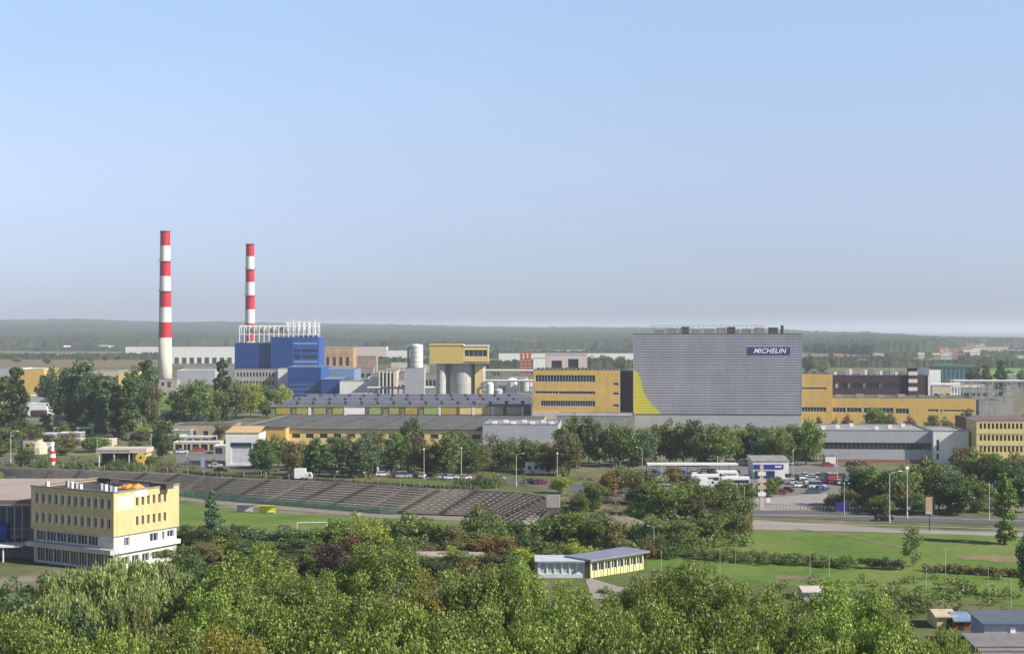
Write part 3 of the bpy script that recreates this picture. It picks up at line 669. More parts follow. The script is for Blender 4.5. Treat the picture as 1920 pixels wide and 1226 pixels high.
for i in range(5): MB().box(.5 + 2.3 * i, 1.0 + 2.3 * i, -.3, -.004, 0, zt - .3).build('pilaster', WHT, r)
def shed(name, label, cat, u0, u1, vt, D, dep, h_eave, wall, roof, ridge=1.2, group=None, door=None, rz=0.0):
    """small gabled building; vt = top of roof"""
    X0 = gx(u0, D); W = gx(u1, D) - X0; zr = gz(vt, D + dep / 2); ze = max(zr - ridge, 1.5)
    r = empty(name, (X0, D, 0), label, cat, rz, group); mb = MB().box(0, W, 0, dep, 0, ze)
    mb.poly([(0, 0, ze), (0, dep / 2, zr - .05), (0, dep, ze)]); mb.poly([(W, 0, ze), (W, dep / 2, zr - .05), (W, dep, ze)]); mb.build('wall', wall, r)
    mb = MB(); o = .4; s = (zr - ze) / (dep / 2)
    for sg_ in (0, 1):
        y0, y1 = (-o, dep / 2) if sg_ == 0 else (dep / 2, dep + o); z0_, z1_ = (ze - s * o, zr) if sg_ == 0 else (zr, ze - s * o)
        mb.yprism([(y0, z0_), (y1, z1_), (y1, z1_ + .18), (y0, z0_ + .18)], -o, W + o)
    mb.build('roof', roof, r)
    if door: MB().box(W * door, W * door + min(3.0, W * .3), -.06, -.003, 0, min(3, ze * .8)).build('door', GLS, r)
    return r
for i, (a, b, v, D_) in enumerate(((548, 585, 747, 850), (586, 622, 744, 860), (623, 656, 741, 872), (657, 700, 737, 882))):
    shed('white_shed', f'low white gabled shed below the blue and white halls, {ordn(i, 4)} of four', 'shed', a, b, v, D_, 14, 4, WHT, ROOFL, 1.6, 'white sheds below the blue halls')
# --- silos
r, W, zt = building('grey_mixing_block', 'plain grey block carrying the tall white silo', 'building', 759, 795, 690, 850, 16, GRY3, ROOF)
s = empty('tall_white_silo', (gx(781, 858), 858, gz(690, 850)), 'tall white cylindrical silo standing on the plain grey block', 'silo')
zz = gz(646, 858) - gz(690, 850); MB().lathe([(3.9, 0), (3.9, zz - .6), (3.4, zz), (.1, zz + .5)], n=28).build('cylinder', mat('silo_white', (.72, .72, .66), .6, var=.06), s, smooth=False)
m = MB()
for k in range(5): m.lathe([(3.95, zz * k / 5 + .8), (4.05, zz * k / 5 + .9), (3.95, zz * k / 5 + 1.0)], n=28, caps=False)
m.build('hoop', STEEL, s)
m = MB(); m.box(-5.6, -4.2, -1, 1, 0, zz); m.build('ladder_shaft', CONC, s)
st_ = empty('silo_group', (gx(806, 800), 800, 0), 'yellow-topped silo tower on pale concrete cylinders in the middle of the factory', 'silo tower')
SIL = mat('silo_concrete', (.52, .50, .46), .8, var=.1, scale=.3, streak=.22); k8 = 800 / F
for (ua, ub, y) in ((818, 835.5, 3), (842, 890, 8)):
    rr = (ub - ua) * k8 / 2; m = MB().lathe([(rr, 0), (rr, gz(680, 800)), (rr, gz(678, 800))], (ua + ub) / 2 * k8 - 806 * k8, y, 32); m.build('silo', SIL, st_, smooth=False)
    m = MB()
    for z in (7, 14, 21): m.lathe([(rr + .02, z), (rr + .1, z + .1), (rr + .02, z + .2)], (ua + ub) / 2 * k8 - 806 * k8, y, 32, caps=False)
    m.build('hoop', STEEL, st_)
rr = 4.2; MB().lathe([(rr, 0), (rr, gz(680, 800))], (862 - 806) * k8 - 7.8, 15, 24).build('silo', SIL, st_)
MB().box((890 - 806) * k8, (904 - 806) * k8, 2, 9, 0, gz(681, 800)).build('stair_tower', YELP, st_)
MB().box((905 - 806) * k8, (909.5 - 806) * k8, 3, 8, 0, gz(686, 800)).build('lift_shaft', WHT, st_)
z0, z1 = gz(680, 800), gz(649, 800); xr = (869 - 806) * k8; xR = (916 - 806) * k8
MB().box(0, xr, -1.5, 16, z0, z1 + .6).build('bin_house', mat('mustard_sheet', (.58, .43, .13), .7, var=.05), st_)
mb = MB(); mb.wall((xr, -1.5), 0, xR - xr, z0 + .6, z1, [(.6, xR - xr - .8, z0 + 3.5, z1 - 2.1)], .4); mb.wall((xR, -1.5), math.pi / 2, 17, z0 + .6, z1); mb.build('gallery_wall', YELP, st_)
window(st_, (xr + .6, -1.1, z0 + 3.5), 0, xR - xr - 1.4, z1 - z0 - 5.6, 5)
MB().box(-.4, xr + .1, -1.9, 16.4, z1 + .6, z1 + 1.1).build('roof', YELP, st_); MB().box(xr + .1, xR + .4, -1.9, 16.4, z1, z1 + .5).build('roof', WHT, st_)
MB().box(-.3, xR, -1.7, 15, z0 - .5, z0 - .002).build('floor_slab', CONC, st_)
# --- yellow laboratory block
D = 640; q = px(1000, D)
r, W, zt = building('yellow_factory_block', 'ochre yellow block with three long strip windows, left of the big grey warehouse', 'building', 1000, 1161, 693, D, 19, YEL, ROOF, simple=False,
    front=[q(1004, 1116, 703, 716, 20, WHTM), q(1003, 1047, 733, 738, 8), q(1048, 1116, 733, 739, 16, WHT), q(1014, 1116, 751, 761.5, 22, WHT)] + [q(1150, 1160, v, v + 5, 2) for v in (717, 735, 757)], rot_=ROT)
vents(r, [(W * (.05 + .047 * i), 6 + (i % 3) * 3) for i in range(20)], zt - .3, .55)
MB().box(-.15, W - 14, -1.1, -.003, 0, gz(772, D)).build('lower_band', PINK, r)
building('dark_link_block', 'dark purple-grey recessed block between the yellow block and grey warehouse', 'building', 1163, 1187, 697, 668, 22, mat('dark_purple_grey', (.09, .075, .09), .8), DARK, rot_=ROT)
r, W, zt = building('pink_frame_block', 'pale pinkish block with open dark frames on its front, behind the yellow block', 'building', 1024, 1101, 665, 860, 14, PINK, ROOFL, front=[(13.3, 19.5, gz(690, 860), gz(673, 860), 3), (3.3, 9.5, gz(690, 860), gz(676, 860), 2)])
o5 = empty('orange_elevator_tower', (gx(975, 1250), 1250, 0), 'rust orange twin steel tower standing before the long white hall', 'tower')
for i in range(3): MB().box(i * 3.6, i * 3.6 + 2.6, 0, 4, 0, gz(657 + (i % 2) * 2, 1250)).build('tower_shaft', ORG, o5)
m = MB()
for i in range(9): m.box(-.4, 10.5, -.6, -.02, 3 * i + 2, 3 * i + 2.5)
m.build('platform', STEEL, o5)
# pipe racks and tanks between the silos and the yellow block
def rack(u0, u1, vt, D, lab, n=8, piped=3, m_=None):
    X0 = gx(u0, D); W = gx(u1, D) - X0; z = gz(vt, D); r = empty('pipe_rack', (X0, D, 0), lab, 'pipe rack'); f = MB()
    for i in range(n):
        x = W * i / (n - 1)
        for y in (0, 5): f.box(x - .22, x + .22, y - .22, y + .22, 0, z)
        f.box(x - .18, x + .18, .22, 4.78, z - .5, z)
    for y in (0, 5):
        f.box(0, W, y - .2, y + .2, z + .002, z + .4); f.box(0, W, y - .15, y + .15, z * .55, z * .55 + .35)
    f.build('frame', m_ or STEEL, r)
    for k in range(piped): MB().tube((-.5, 1 + 1.3 * k, z + .85), (W + .5, 1 + 1.3 * k, z + .85), .38, n=8).build('pipe', WHTM if k % 2 == 0 else CONC, r)
rack(905, 1000, 697, 830, 'steel pipe rack running from the yellow silo tower to the yellow block', 12)
rack(690, 812, 729, 860, 'low pipe rack in front of the tall white silo', 12)
rack(912, 1003, 716, 800, 'lower grey pipe rack beside the yellow silo tower foot', 10, 2)
rack(1790, 1920, 716, 880, 'pale pipe rack far right behind the yellow factory wing', 9, 2)
rack(1745, 1800, 722, 850, 'short white pipe rack right of the dark brown building', 6, 2, WHTM)
for i, (u, v, D_, rr) in enumerate(((918, 730, 790, 2.2), (934, 742, 780, 2.4), (960, 722, 820, 3.0), (984, 724, 815, 2.8))):
    z = gz(v - 14, D_); t_ = empty('process_tank', (gx(u, D_), D_, 0), f'pale cylindrical process tank left of the yellow block, {ordn(i, 4)} of four', 'tank', 0, 'process tanks by the yellow silo tower')
    MB().lathe([(rr, 0), (rr, z - 1), (rr * .6, z - .2), (.2, z)], n=18).build('shell', SIL if i % 2 else WHT, t_); MB().tube((0, 0, z), (0, 0, z + 2), .25).build('vent_pipe', STEEL, t_)
for i, (a, b, v, D_, w_, h_) in enumerate(((905, 930, 705, 850, GRY2, 10), (930, 990, 712, 880, GRY3, 10), (941, 962, 738, 765, WHT, 8), (970, 998, 735, 775, GRY2, 9), (700, 758, 700, 960, GRY2, 14), (742, 770, 712, 905, CONC, 12), (660, 700, 690, 1080, GRY2, 12), (795, 820, 700, 905, GRY2, 12))):
    X_ = ['square', 'long low', 'small white', 'stepped', 'broad', 'narrow', 'flat far', 'slim'][i]
    W_ = gx(b, D_) - gx(a, D_); zt_ = gz(v, D_)
    building('plant_building', f'{X_} grey process building between the blue halls and the yellow block' if w_ is not WHT else 'small white process building beside the pale tanks', 'building', a, b, v, D_, h_, w_, ROOF, front=[(W_ * (.08 + .3 * k), W_ * (.28 + .3 * k), zt_ * .55, zt_ * .75, 2) for k in range(3)])
building('beige_far_hall', 'beige-orange brick hall far behind the blue boiler house', 'hall', 603, 662, 652, 1300, 30, mat('orange_beige_brick', (.52, .34, .20), .85, var=.2, scale=.12), BEIGE, front=[(4 + 6 * i, 7 + 6 * i, 12, 20, 1) for i in range(4)])
building('brick_far_hall', 'lower reddish hall among yards right of the beige far hall', 'hall', 640, 705, 668, 1350, 20, mat('dull_brick', (.36, .27, .23), .85, var=.2, scale=.2), GRY2)
WFAR = [(235, 322, 650, 2300, 'long low white hall with stepped roof far left behind the thick chimney'), (322, 440, 650, 1900, 'long white hall between the two chimneys'), (610, 724, 650, 2000, 'pale long hall on the plain right of the blue boiler house'),
        (724, 765, 657, 1900, 'small white hall just left of the tall white silo on the plain'), (935, 1192, 662.5, 1800, 'very long low white hall behind the orange tower'), (1742, 1764, 693, 1000, 'short white hall beside the dark brown building'), (1000, 1030, 672, 1400, 'white shed behind the pinkish framed block')]
for a, b, v, D_, lab in WFAR:
    Wm = gx(b, D_) - gx(a, D_); zt_ = gz(v, D_)
    building('white_hall', lab, 'hall', a, b, v, D_, 35, WHT if a != 610 else PINK, ROOFL, front=[(Wm * (.04 + .12 * k), Wm * (.04 + .12 * k) + 6, 0, zt_ * .35, 1) for k in range(8)])
building('grey_store', 'light grey store with a white roof edge right of the thick chimney', 'building', 332, 403, 694, 1150, 25, GRY3, ROOFL, trim=WHTM)
building('flat_grey_hall', 'flat grey hall behind the light grey store', 'building', 345, 440, 684, 1350, 25, GRY2, ROOF)
# --- long hall with a row of coloured roof-light panels
D = 560; X0 = gx(437, D)
q = px(437, D)
r, W, zt = building('long_yellow_hall', 'long low yellow hall with wide grey flat roof behind the autumn street trees', 'hall', 437, 1000, 803, D, 88, YELP, ROOF, front=[q(445 + 26 * i, 460 + 26 * i, 812, 820, 3) for i in range(20)], rot_=ROT)
m = MB()
for i in range(7): m.box(W * i / 7 + 4, W * i / 7 + 4.5, .4, 87, zt - .25, zt + .25)
m.build('roof_seam', DARK, r)
MB().box(X0 * 0 - 1.0, W * .19, -6, -.05, 0, zt + .9).build('front_wing', YEL, r)
MB().box(-1.5, W * .19 + .5, -6.5, .4, zt + .9, zt + 1.3).build('front_wing_roof', ROOF, r)
MB().box(W * .19 + .55, W + .4, -.7, -.13, zt - .25, zt + .1).build('gutter', DARK, r)
D2 = 650; X2 = gx(508, D2); r2 = empty('roof_light_hall', (X2, D2, 0), 'raised hall with a row of coloured roof-light panels and many roof fans', 'hall'); W2 = gx(996, D2) - X2; z0 = gz(779, D2); z1 = gz(761, D2)
MB().box(0, W2, 0, 96, 0, z1).build('wall', mat('mossy_wall', (.22, .24, .13), .85), r2)
MB().quad((-.3, -.5, z1 + .01), (W2 + .3, -.5, z1 + .01), (W2 + .3, 96, z1 + .01), (-.3, 96, z1 + .01)).build('roof', ROOF, r2)
MB().box(-.3, W2 + .3, -.5, -.02, z1 - .35, z1 + .008).build('fascia', ROOFL, r2)
pc = [mat('panel_ochre', (.42, .33, .09)), mat('panel_moss', (.34, .36, .12)), mat('panel_moss', (.34, .36, .12)), mat('panel_olive', (.38, .36, .13)), WHTM, mat('panel_green', (.32, .40, .16)), mat('panel_moss', (.3, .3, .1)), mat('panel_ochre', (.3, .3, .1)), mat('panel_green', (.3, .3, .1)), mat('panel_ochre', (.3, .3, .1)), YELP, YELP, BEIGE, BEIGE]
pu = [518, 556, 588, 624, 650, 692, 730, 760, 795, 828, 862, 890, 925, 950]; pw = [26, 21, 23, 20, 34, 22, 18, 22, 26, 28, 22, 30, 18, 26]
for u, w_, m_ in zip(pu, pw, pc):
    x = (u - 508) * D2 / F; MB().box(x, x + w_ * D2 / F, -.2, -.002, z0 + .6, z1 - .5).build('roof_light_panel', m_, r2)
    x2 = x + w_ * D2 / F + .3; MB().box(x2, x2 + 1.1, -.3, -.002, z0 + .3, z1 - .4).build('pier', WHT if (u // 7) % 2 else mat('brown_pier', (.17, .12, .09)), r2)
vents(r2, [(W2 * (.03 + .0625 * i), 8) for i in range(16)] + [(W2 * (.06 + .0625 * i), 40) for i in range(15)] + [(W2 * (.04 + .0625 * i), 78) for i in range(15)], z1, .95)
m = MB()
for y in (22, 58, 90): m.box(2, W2 - 2, y, y + 3.0, z1 + .02, z1 + 1.3)
m.build('skylight_ridge', mat('bluish_rooflight', (.22, .24, .32), .4), r2)
r, W, zt = building('light_grey_hall', 'light blue-grey sheet hall at the right end of the long yellow hall', 'hall', 905, 1046, 795, 545, 30, GRY3, ROOFL, front=[], rot_=ROT)
for i in range(7): MB().box(3 + 3.7 * i, 4.6 + 3.7 * i, 6 + (i % 2) * 9, 9 + (i % 2) * 9, zt - .3, zt + .55).build('skylight', WHTM, r)
building('roof_store', 'low flat grey building before the tall warehouse plinth', 'building', 1044, 1190, 779, 610, 24, GRY2, ROOFL, rot_=ROT)
# --- right-hand buildings
D = 655; q = px(1502, D)
r, W, zt = building('yellow_stair_block', 'taller ochre yellow block directly right of the grey warehouse', 'building', 1502, 1561, 700, D, 22, YEL, ROOF, simple=False, front=[q(1503, 1550, 726, 730, 8), q(1503, 1549, 763, 772, 8)], rot_=ROT)
vents(r, [(2 + 1.3 * i, 6 + (i % 3) * 4) for i in range(9)], zt - .3, .5, None)
q = px(1561, D + .6)
r, W, zt = building('yellow_factory_wing', 'long low ochre yellow wing with dark strip windows right of the grey warehouse', 'building', 1561, 1830, 745, D + .6, 22, YEL, ROOF, simple=False,
    front=[q(1561.5, 1586, 764, 773, 4), q(1588, 1616, 764, 773, 4), q(1620, 1676, 764, 774, 8), q(1680, 1705, 765, 775, 4), q(1740, 1760, 766, 771, 4), q(1764, 1767, 766, 771, 1), q(1771, 1826, 767, 771, 9)], rot_=ROT)
for i in range(6): MB().box(W * .04 + 9.5 * i, W * .04 + 9.5 * i + 3.5, 8, 12, zt - .3, zt + .8 + .3 * (i % 2)).build('roof_unit', ROOFL, r)
D = 690; q = px(1562, D)
r, W, zt = building('dark_brown_building', 'dark brown clad building with pale window pairs behind the yellow wing', 'building', 1562, 1741, 703, D, 26, BRN, DARK,
    front=[q(1567, 1573, 718, 727, 1, None, WHTM), q(1590, 1594, 718, 727, 1, None, WHTM), q(1619, 1623, 718, 727, 1, None, WHTM), q(1649, 1652, 718, 727, 1, None, WHTM), q(1577, 1589, 718, 727, 4), q(1598, 1617, 718, 727, 5), q(1627, 1648, 718, 727, 5), q(1656, 1690, 718, 727, 6)], rot_=ROT)
MB().box(.4, W * .63, -1.2, -.004, gz(744, D), gz(740, D)).build('pale_ledge', CONC, r)
xs_ = (1700 - 1562) * D / F
for k, (va, vb) in enumerate(((696, 703), (710, 717), (725, 732), (741, 747))): MB().box(xs_, xs_ + 4.2, -1.4, -.003, gz(vb, D), gz(va, D)).build('stair_band', WHT, r)
MB().box(xs_ + .1, xs_ + 4.1, -1.2, 3, 0, gz(690, D)).build('stair_shaft', mat('shaft_brown', (.10, .05, .045)), r)
MB().box(xs_ - .5, xs_ + 5, -1.6, 4, gz(690, D), gz(689, D)).build('stair_roof', ROOF, r)
MB().box(W - .3, W + .9, -.4, 1, 4, gz(704, D)).build('white_corner', WHT, r)
for i in range(14): x = 2 + i * 2.45; MB().box(x, x + 1.2 + .5 * (i % 3), 10, 12, zt - .3, zt + 1.2 + (i * 5 % 4) * .5).build('roof_unit', [WHTM, STEEL, CONC][i % 3], r)
r, W, zt = building('glazed_hall', 'green glazed hall with low curved roof far right beyond the factory', 'hall', 1764, 1836, 688, 1100, 30, GLSG, mat('green_roof', (.10, .17, .12), .6), front=[])
for i in range(9): MB().box(W * i / 9 + .8, W * i / 9 + 1.3, -.2, -.003, 2, zt - 2).build('mullion', BLUL, r)
MB().xprism([(-.5, zt + .1), (W + .5, zt + .1), (W * .85, zt + 1.6), (W * .5, zt + 2.4), (W * .15, zt + 1.6)], -.5, 30).build('curved_roof', MATS['green_roof'], r)
building('low_cream_store', 'low cream store in front of the green glazed hall', 'building', 1782, 1830, 712, 1060, 14, BEIGE, ROOFL)
building('long_grey_store', 'long grey store with a white roof edge behind the yellow wing end', 'building', 1787, 1860, 726, 900, 20, GRY2, ROOFL, trim=WHTM, front=[(3 + 4 * i, 6 + 4 * i, 3, 5, 1) for i in range(5)])
building('cream_framed_house', 'cream house with large windows right of the dark brown building', 'building', 1748, 1784, 724, 800, 14, BEIGE, ROOFL, front=[(1 + 3.2 * i, 3.2 + 3.2 * i, 5, 9, 1) for i in range(3)])
building('grey_yard_hall', 'grey yard hall between the yellow wing and the blue-violet shed', 'building', 1836, 1876, 750, 740, 14, GRY2, ROOF)
building('low_red_roof_store', 'low flat building with dull red roof behind the yellow office', 'building', 1826, 1960, 782, 520, 22, mat('dull_red_roof_wall', (.24, .13, .12)), mat('dull_red_roof', (.22, .12, .11)), zt=gz(785, 520))
D = 484; q = px(1528, D)
r, W, zt = building('grey_shop_hall', 'long light grey hall with one dark strip window behind the car park', 'hall', 1528, 1750, 806, D, 32, GRY3, ROOFL, simple=False, front=[q(1530, 1749, 829, 842, 26, STEEL), ], rot_=ROT)
for k in range(6): MB().box(3 + 6 * k, 4.4 + 6 * k, 6 + (k * 7 % 3) * 8, 7.4 + (k * 7 % 3) * 8, zt - .3, zt + .9).build('roof_light', WHTM, r)
MB().box(.5, W - .3, -.5, -.004, 0, gz(860, D)).build('red_base_band', mat('dull_red_base', (.30, .15, .12)), r)
D = 478; q = px(1750, D)
r, W, zt = building('white_entrance_block', 'white cube block with a tall dark window slot at the end of the grey hall', 'building', 1750, 1817, 808, D, 24, WHT, ROOFL, simple=False, front=[q(1756, 1761, 824, 845, 1), q(1756, 1761, 850, 862, 1)], rot_=ROT)
D = 470
r, W, zt = building('yellow_office', 'three-storey yellow office with close rows of windows at the right edge', 'office', 1831, 1990, 789, D, 14, YELP, mat('brown_roof', (.16, .10, .09)), simple=False,
    front=[((6 + 7.6 * i) * D / F, (10.6 + 7.6 * i) * D / F, gz(v + 11, D), gz(v, D), 1) for v in (793, 815, 836) for i in range(20)], rot_=ROT)
for v in (806, 828): MB().box(-.1, W + .1, -.12, -.003, gz(v + 7, D), gz(v, D)).build('spandrel_band', mat('spandrel_yellow', (.68, .6, .28)), r)
# left side behind the poplars
building('ochre_hall', 'ochre hall with pale roof edge behind the leftmost poplars', 'hall', 30, 82, 692, 900, 30, YEL, ROOFL, trim=WHTM)
building('grey_hall', 'pale grey hall at the far left edge behind the poplars', 'hall', -40, 30, 690, 905, 30, GRY3, ROOFL)
building('ochre_long_hall', 'long cream and ochre hall between the poplar cluster and thick chimney', 'hall', 176, 222, 695, 950, 24, BEIGE, ROOFL, front=[(7, 14, 3, 12, 2)])
building('bright_yellow_hall', 'bright yellow hall left of the thick banded chimney', 'hall', 222, 258, 697, 940, 20, YELP, ROOFL)
for i, (a, b, v, D_, h_, m_, lab) in enumerate(((52, 108, 742, 800, 10, GRY3, 'grey workshop behind the left poplars'), (52, 88, 757, 745, 10, WHT, 'low white workshop left of the poplar cluster'), (-30, 12, 735, 800, 12, BEIGE, 'small beige workshop at the left edge'), (100, 128, 780, 640, 8, GRY2, 'small grey hut left of the garage rows'))):
    building('workshop', lab, 'building', a, b, v, D_, h_, m_, ROOFL, trim=WHTM, front=[(2, 4, 1, 3, 1), (6, 8, 1, 3, 1)])
GAR = [(60, 100, 805, 575), (100, 178, 797, 610), (78, 150, 823, 545), (110, 150, 806, 580), (325, 412, 828, 532), (330, 400, 812, 558), (400, 425, 837, 515), (165, 210, 818, 545)]
for i, (a, b, v, D_) in sorted(enumerate(GAR), key=lambda t: t[1][0]):
    k = sorted(GAR).index(GAR[i]); rr = building('garage_row', f'low flat garage row with pale roof edge left of the gatehouse, {ordn(k, len(GAR))}', 'garage', a, b, v, D_, 7, [GRY2, BEIGE, CONC][i % 3], ROOFL, trim=WHTM, zt=2.9, group='low garage rows', front=[(.6 + 3.2 * j, 3.2 + 3.2 * j, 0, 2.2, 1) for j in range(int((gx(b, D_) - gx(a, D_)) / 3.4))])
r = building('brown_flat_store', 'low brown flat-roofed store left of the long yellow hall', 'building', 322, 436, 797, 590, 18, mat('pale_brown_wall', (.44, .36, .26)), mat('brown_flat_roof', (.13, .09, .08)), front=[(3 + 5 * i, 5 + 5 * i, 1, 3, 1) for i in range(4)])
D = 470; q = px(423, D)
r, W, zt = building('gatehouse', 'white gatehouse with a big pale roller door beside the dark street trees', 'gatehouse', 423, 486, 812, D, 12, WHT, BEIGE, front=[q(433, 472, 830, 869, 1, STEEL, mat('roller_door_sheet', (.62, .62, .66), .5))])
MB().box(q(433, 472, 829, 835)[0], q(433, 472, 829, 835)[1], -.12, -.004, gz(836, D), gz(829.5, D)).build('glass_strip', GLSB, r)
MB().quad((-.2, -.3, zt + .16), (W + .2, -.3, zt + .16), (W, 12, zt + 1.6), (0, 12, zt + 1.6)).build('sloping_roof', mat('orange_roof_sheet', (.62, .42, .22), .7), r)
# restaurant, kiosk and umbrella at the left
D = 470; x0 = gx(187, D)
r = empty('roadside_restaurant', (x0, D, 0), 'open-fronted restaurant with wide pale pink fascia roof beside the street', 'restaurant'); W = gx(272, D) - x0
MB().box(-.8, W + .8, -1.5, 8, 4.4, 5.8).build('fascia_roof', PINK, r); MB().box(.3, W * .6, 1, 7.5, 0, 4.4).build('wall', BRN, r); MB().box(W * .7, W, 1.5, 7.5, 0, 4.4).build('side_wall', YELP, r)
for x in (0, W * .33, W * .66, W - .3): MB().box(x, x + .25, -1.2, -.95, 0, 4.4).build('post', WHTM, r)
MB().box(1, W * .55, .85, .995, .8, 3.2).build('window', GLS, r); MB().box(-.85, W * .7, -1.62, -1.505, 5.0, 5.3).build('stripe', mat('tan_stripe', (.3, .22, .18)), r)
x, y, _ = G(264, 876, 0); r = empty('round_sign', (x, y, 0), 'round yellow sign with dark centre beside the roadside restaurant', 'sign')
MB().tube((0, 0, 0), (0, 0, 1.6), .12).build('post', STEEL, r); m = MB().tube((0, -.12, 3.1), (0, .12, 3.1), 1.7, n=20); m.build('disc', mat('sign_yellow', (.75, .55, .12)), r); MB().tube((0, -.16, 3.2), (0, -.121, 3.2), .5, n=12).build('centre', mat('sign_brown', (.15, .08, .04)), r)
x, y, _ = G(74, 860, 0); r = empty('party_tent', (x, y, 0), 'cream peaked tent with rounded top beside the red striped column', 'tent')
MB().lathe([(2.7, 1.8), (2.8, 4.0), (2.2, 5.4), (1.1, 6.1), (.1, 6.5)], n=10).build('canopy', mat('cream_canvas', (.68, .60, .38)), r)
for k in range(4): a = k * math.pi / 2 + .4; MB().tube((2.5 * math.cos(a), 2.5 * math.sin(a), 0), (2.5 * math.cos(a), 2.5 * math.sin(a), 2.2), .08).build('pole', STEEL, r)
x, y, _ = G(98, 872, 0); r = empty('advertising_column', (x, y, 0), 'slender red and white striped rocket-shaped column beside the street', 'column')
for k, (z0_, z1_, ra, rb_) in enumerate(((0, 1.2, .7, 1.1), (1.2, 2.6, 1.1, 1.15), (2.6, 3.8, 1.15, 1.0), (3.8, 4.8, 1.0, .7), (4.8, 6.2, .7, .25), (6.2, 8.2, .12, .05))):
    MB().lathe([(ra, z0_), (rb_, z1_)], n=14).build('ring', [WHT, RED][k % 2] if k < 5 else WHTM, r)
# sports hall with tan roof, and the yellow office in front of the stadium
D = 281; x0 = gx(-330, D); W = gx(62, D) - x0; zt = 11.6
r = empty('sports_hall', (x0, D, 0), 'big sports hall with flat tan roof and dark blue glass front at the left edge', 'sports hall')
mb = MB(); mb.wall((0, 0), 0, W, 0, zt - 1.1, [(1, W - .8, 1.2, zt - 1.6)], .5); mb.wall((W, 0), math.pi / 2, 38, 0, zt - 1.1); mb.wall((0, 38), -math.pi / 2, 38, 0, zt - 1.1); mb.build('wall', mat('hall_wall', (.16, .17, .19)), r)
MB().box(-1, W + .1, -1.4, 38.5, zt - 1.1, zt).build('roof', TAN, r)
MB().box(-1.02, W + .12, -1.5, -1.403, zt - .75, zt - .1).build('roof_edge', mat('roof_edge_brown', (.16, .12, .11)), r)
nW = 26
for k in range(nW):
    a = 1 + (W - 1.8) * k / nW; window(r, (a, .5, 1.2), 0, (W - 1.8) / nW, zt - 2.8, 1, STEEL, GLSB, True)
MB().box(W - 9, W - 5, -.35, -.003, 3.4, 6.6).build('blue_panel', mat('panel_blue', (.02, .05, .25)), r)
m = MB().box(-2, W - .6, -6, -1.5, 2.9, 3.25); m.build('porch_roof', WHTM, r)
for k in range(6): MB().box(W - 4 - 7 * k, W - 3.8 - 7 * k, -5.7, -5.5, 0, 2.9).build('porch_post', WHTM, r)
# yellow office, turned: two upper floors ochre, lower floors white
Xc, Dc, A = gx(213, 264.6), 264.6, R(31)
r = empty('corner_office', (Xc, Dc, 0), 'four-storey pale yellow office with white lower floors and narrow windows in front of the stadium', 'office', math.pi * 0 - A)
# local frame: left face runs from the near corner towards -x, right face towards +y
LW, RW, ZY, ZT2 = 22.5, 17.0, 6.5, 14.6
def opsL(z): return [(LW - .9 - 1.78 * i - .75, LW - .9 - 1.78 * i, z, z + 1.75) for i in range(12)]
def opsR(z): return [(5.6 + 1.45 * i, 6.25 + 1.45 * i, z, z + 1.75) for i in range(6)]
OFY = mat('office_yellow', (.64, .50, .25), .8, var=.07, scale=.4, streak=.12)
mb = MB(); L1 = opsL(7.9) + opsL(11.6); R1 = opsR(7.9) + opsR(11.6)
mb.wall((-LW, 0), 0, LW, ZY, ZT2, L1, .3); mb.wall((0, 0), math.pi / 2, RW, ZY, ZT2, R1, .3); mb.wall((0, RW), math.pi, LW, ZY, ZT2); mb.wall((-LW, RW), -math.pi / 2, RW, ZY, ZT2); mb.build('upper_wall', OFY, r)
for o_ in L1: window(r, (-LW + o_[0], .3, o_[2]), 0, o_[1] - o_[0], o_[3] - o_[2], 1, WHTM, GLS)
for o_ in R1: window(r, (-.3, o_[0], o_[2]), math.pi / 2, o_[1] - o_[0], o_[3] - o_[2], 1, WHTM, GLS)
fin = MB().box(-.62, -.06, -.2, -.003, -.25, 2.1).mesh('window_fin', mat('fin_plaster', (.72, .66, .52)))
for o_ in L1: linkm('window_fin', fin, r, (-LW + o_[0], 0, o_[2]))
L2 = [(.6 + 2.85 * k, 3.3 + 2.85 * k, 4.35, 6.2) for k in range(6)]; R2 = [(2.6, 3.9, 4.3, 5.9), (9.2, 11.3, 4.3, 5.9), (12.4, 13.0, 4.3, 5.9), (13.8, 15.6, 4.6, 5.9)]
L3 = [(.8 + 2.3 * k, 3.0 + 2.3 * k, .3, 2.95) for k in range(9)]; R3 = [(2.0 + 2.6 * k, 3.8 + 2.6 * k, .8, 2.3) for k in range(5)]
mb = MB(); s_ = .35
mb.wall((-LW + s_, s_), 0, LW - 2 * s_, 0, ZY - .002, L2 + L3, .25); mb.wall((-s_, s_), math.pi / 2, RW - 2 * s_, 0, ZY - .002, R2 + R3, .25); mb.wall((-s_, RW - s_), math.pi, LW - 2 * s_, 0, ZY - .002); mb.wall((-LW + s_, RW - s_), -math.pi / 2, RW - 2 * s_, 0, ZY - .002); mb.build('lower_wall', mat('weathered_white', (.66, .64, .60), .8, var=.12, scale=.4, streak=.25), r)
for o_ in L2 + L3: window(r, (-LW + s_ + o_[0], s_ + .25, o_[2]), 0, o_[1] - o_[0], o_[3] - o_[2], 3, WHTM, GLS)
for o_ in R2 + R3: window(r, (-s_ - .25, s_ + o_[0], o_[2]), math.pi / 2, o_[1] - o_[0], o_[3] - o_[2], 2, WHTM, GLS)
MB().box(-LW - .3, .3, -1.1, s_ - .003, 3.2, 4.1).build('balcony', mat('balcony_grey', (.5, .49, .46)), r); MB().box(.003 - s_, .3, s_, RW + .1, 3.2, 4.0).build('canopy_band', WHT, r)
MB().box(-LW + .02, -.02, .02, RW - .02, ZY - .05, ZY + .05).build('floor_slab', CONC, r)
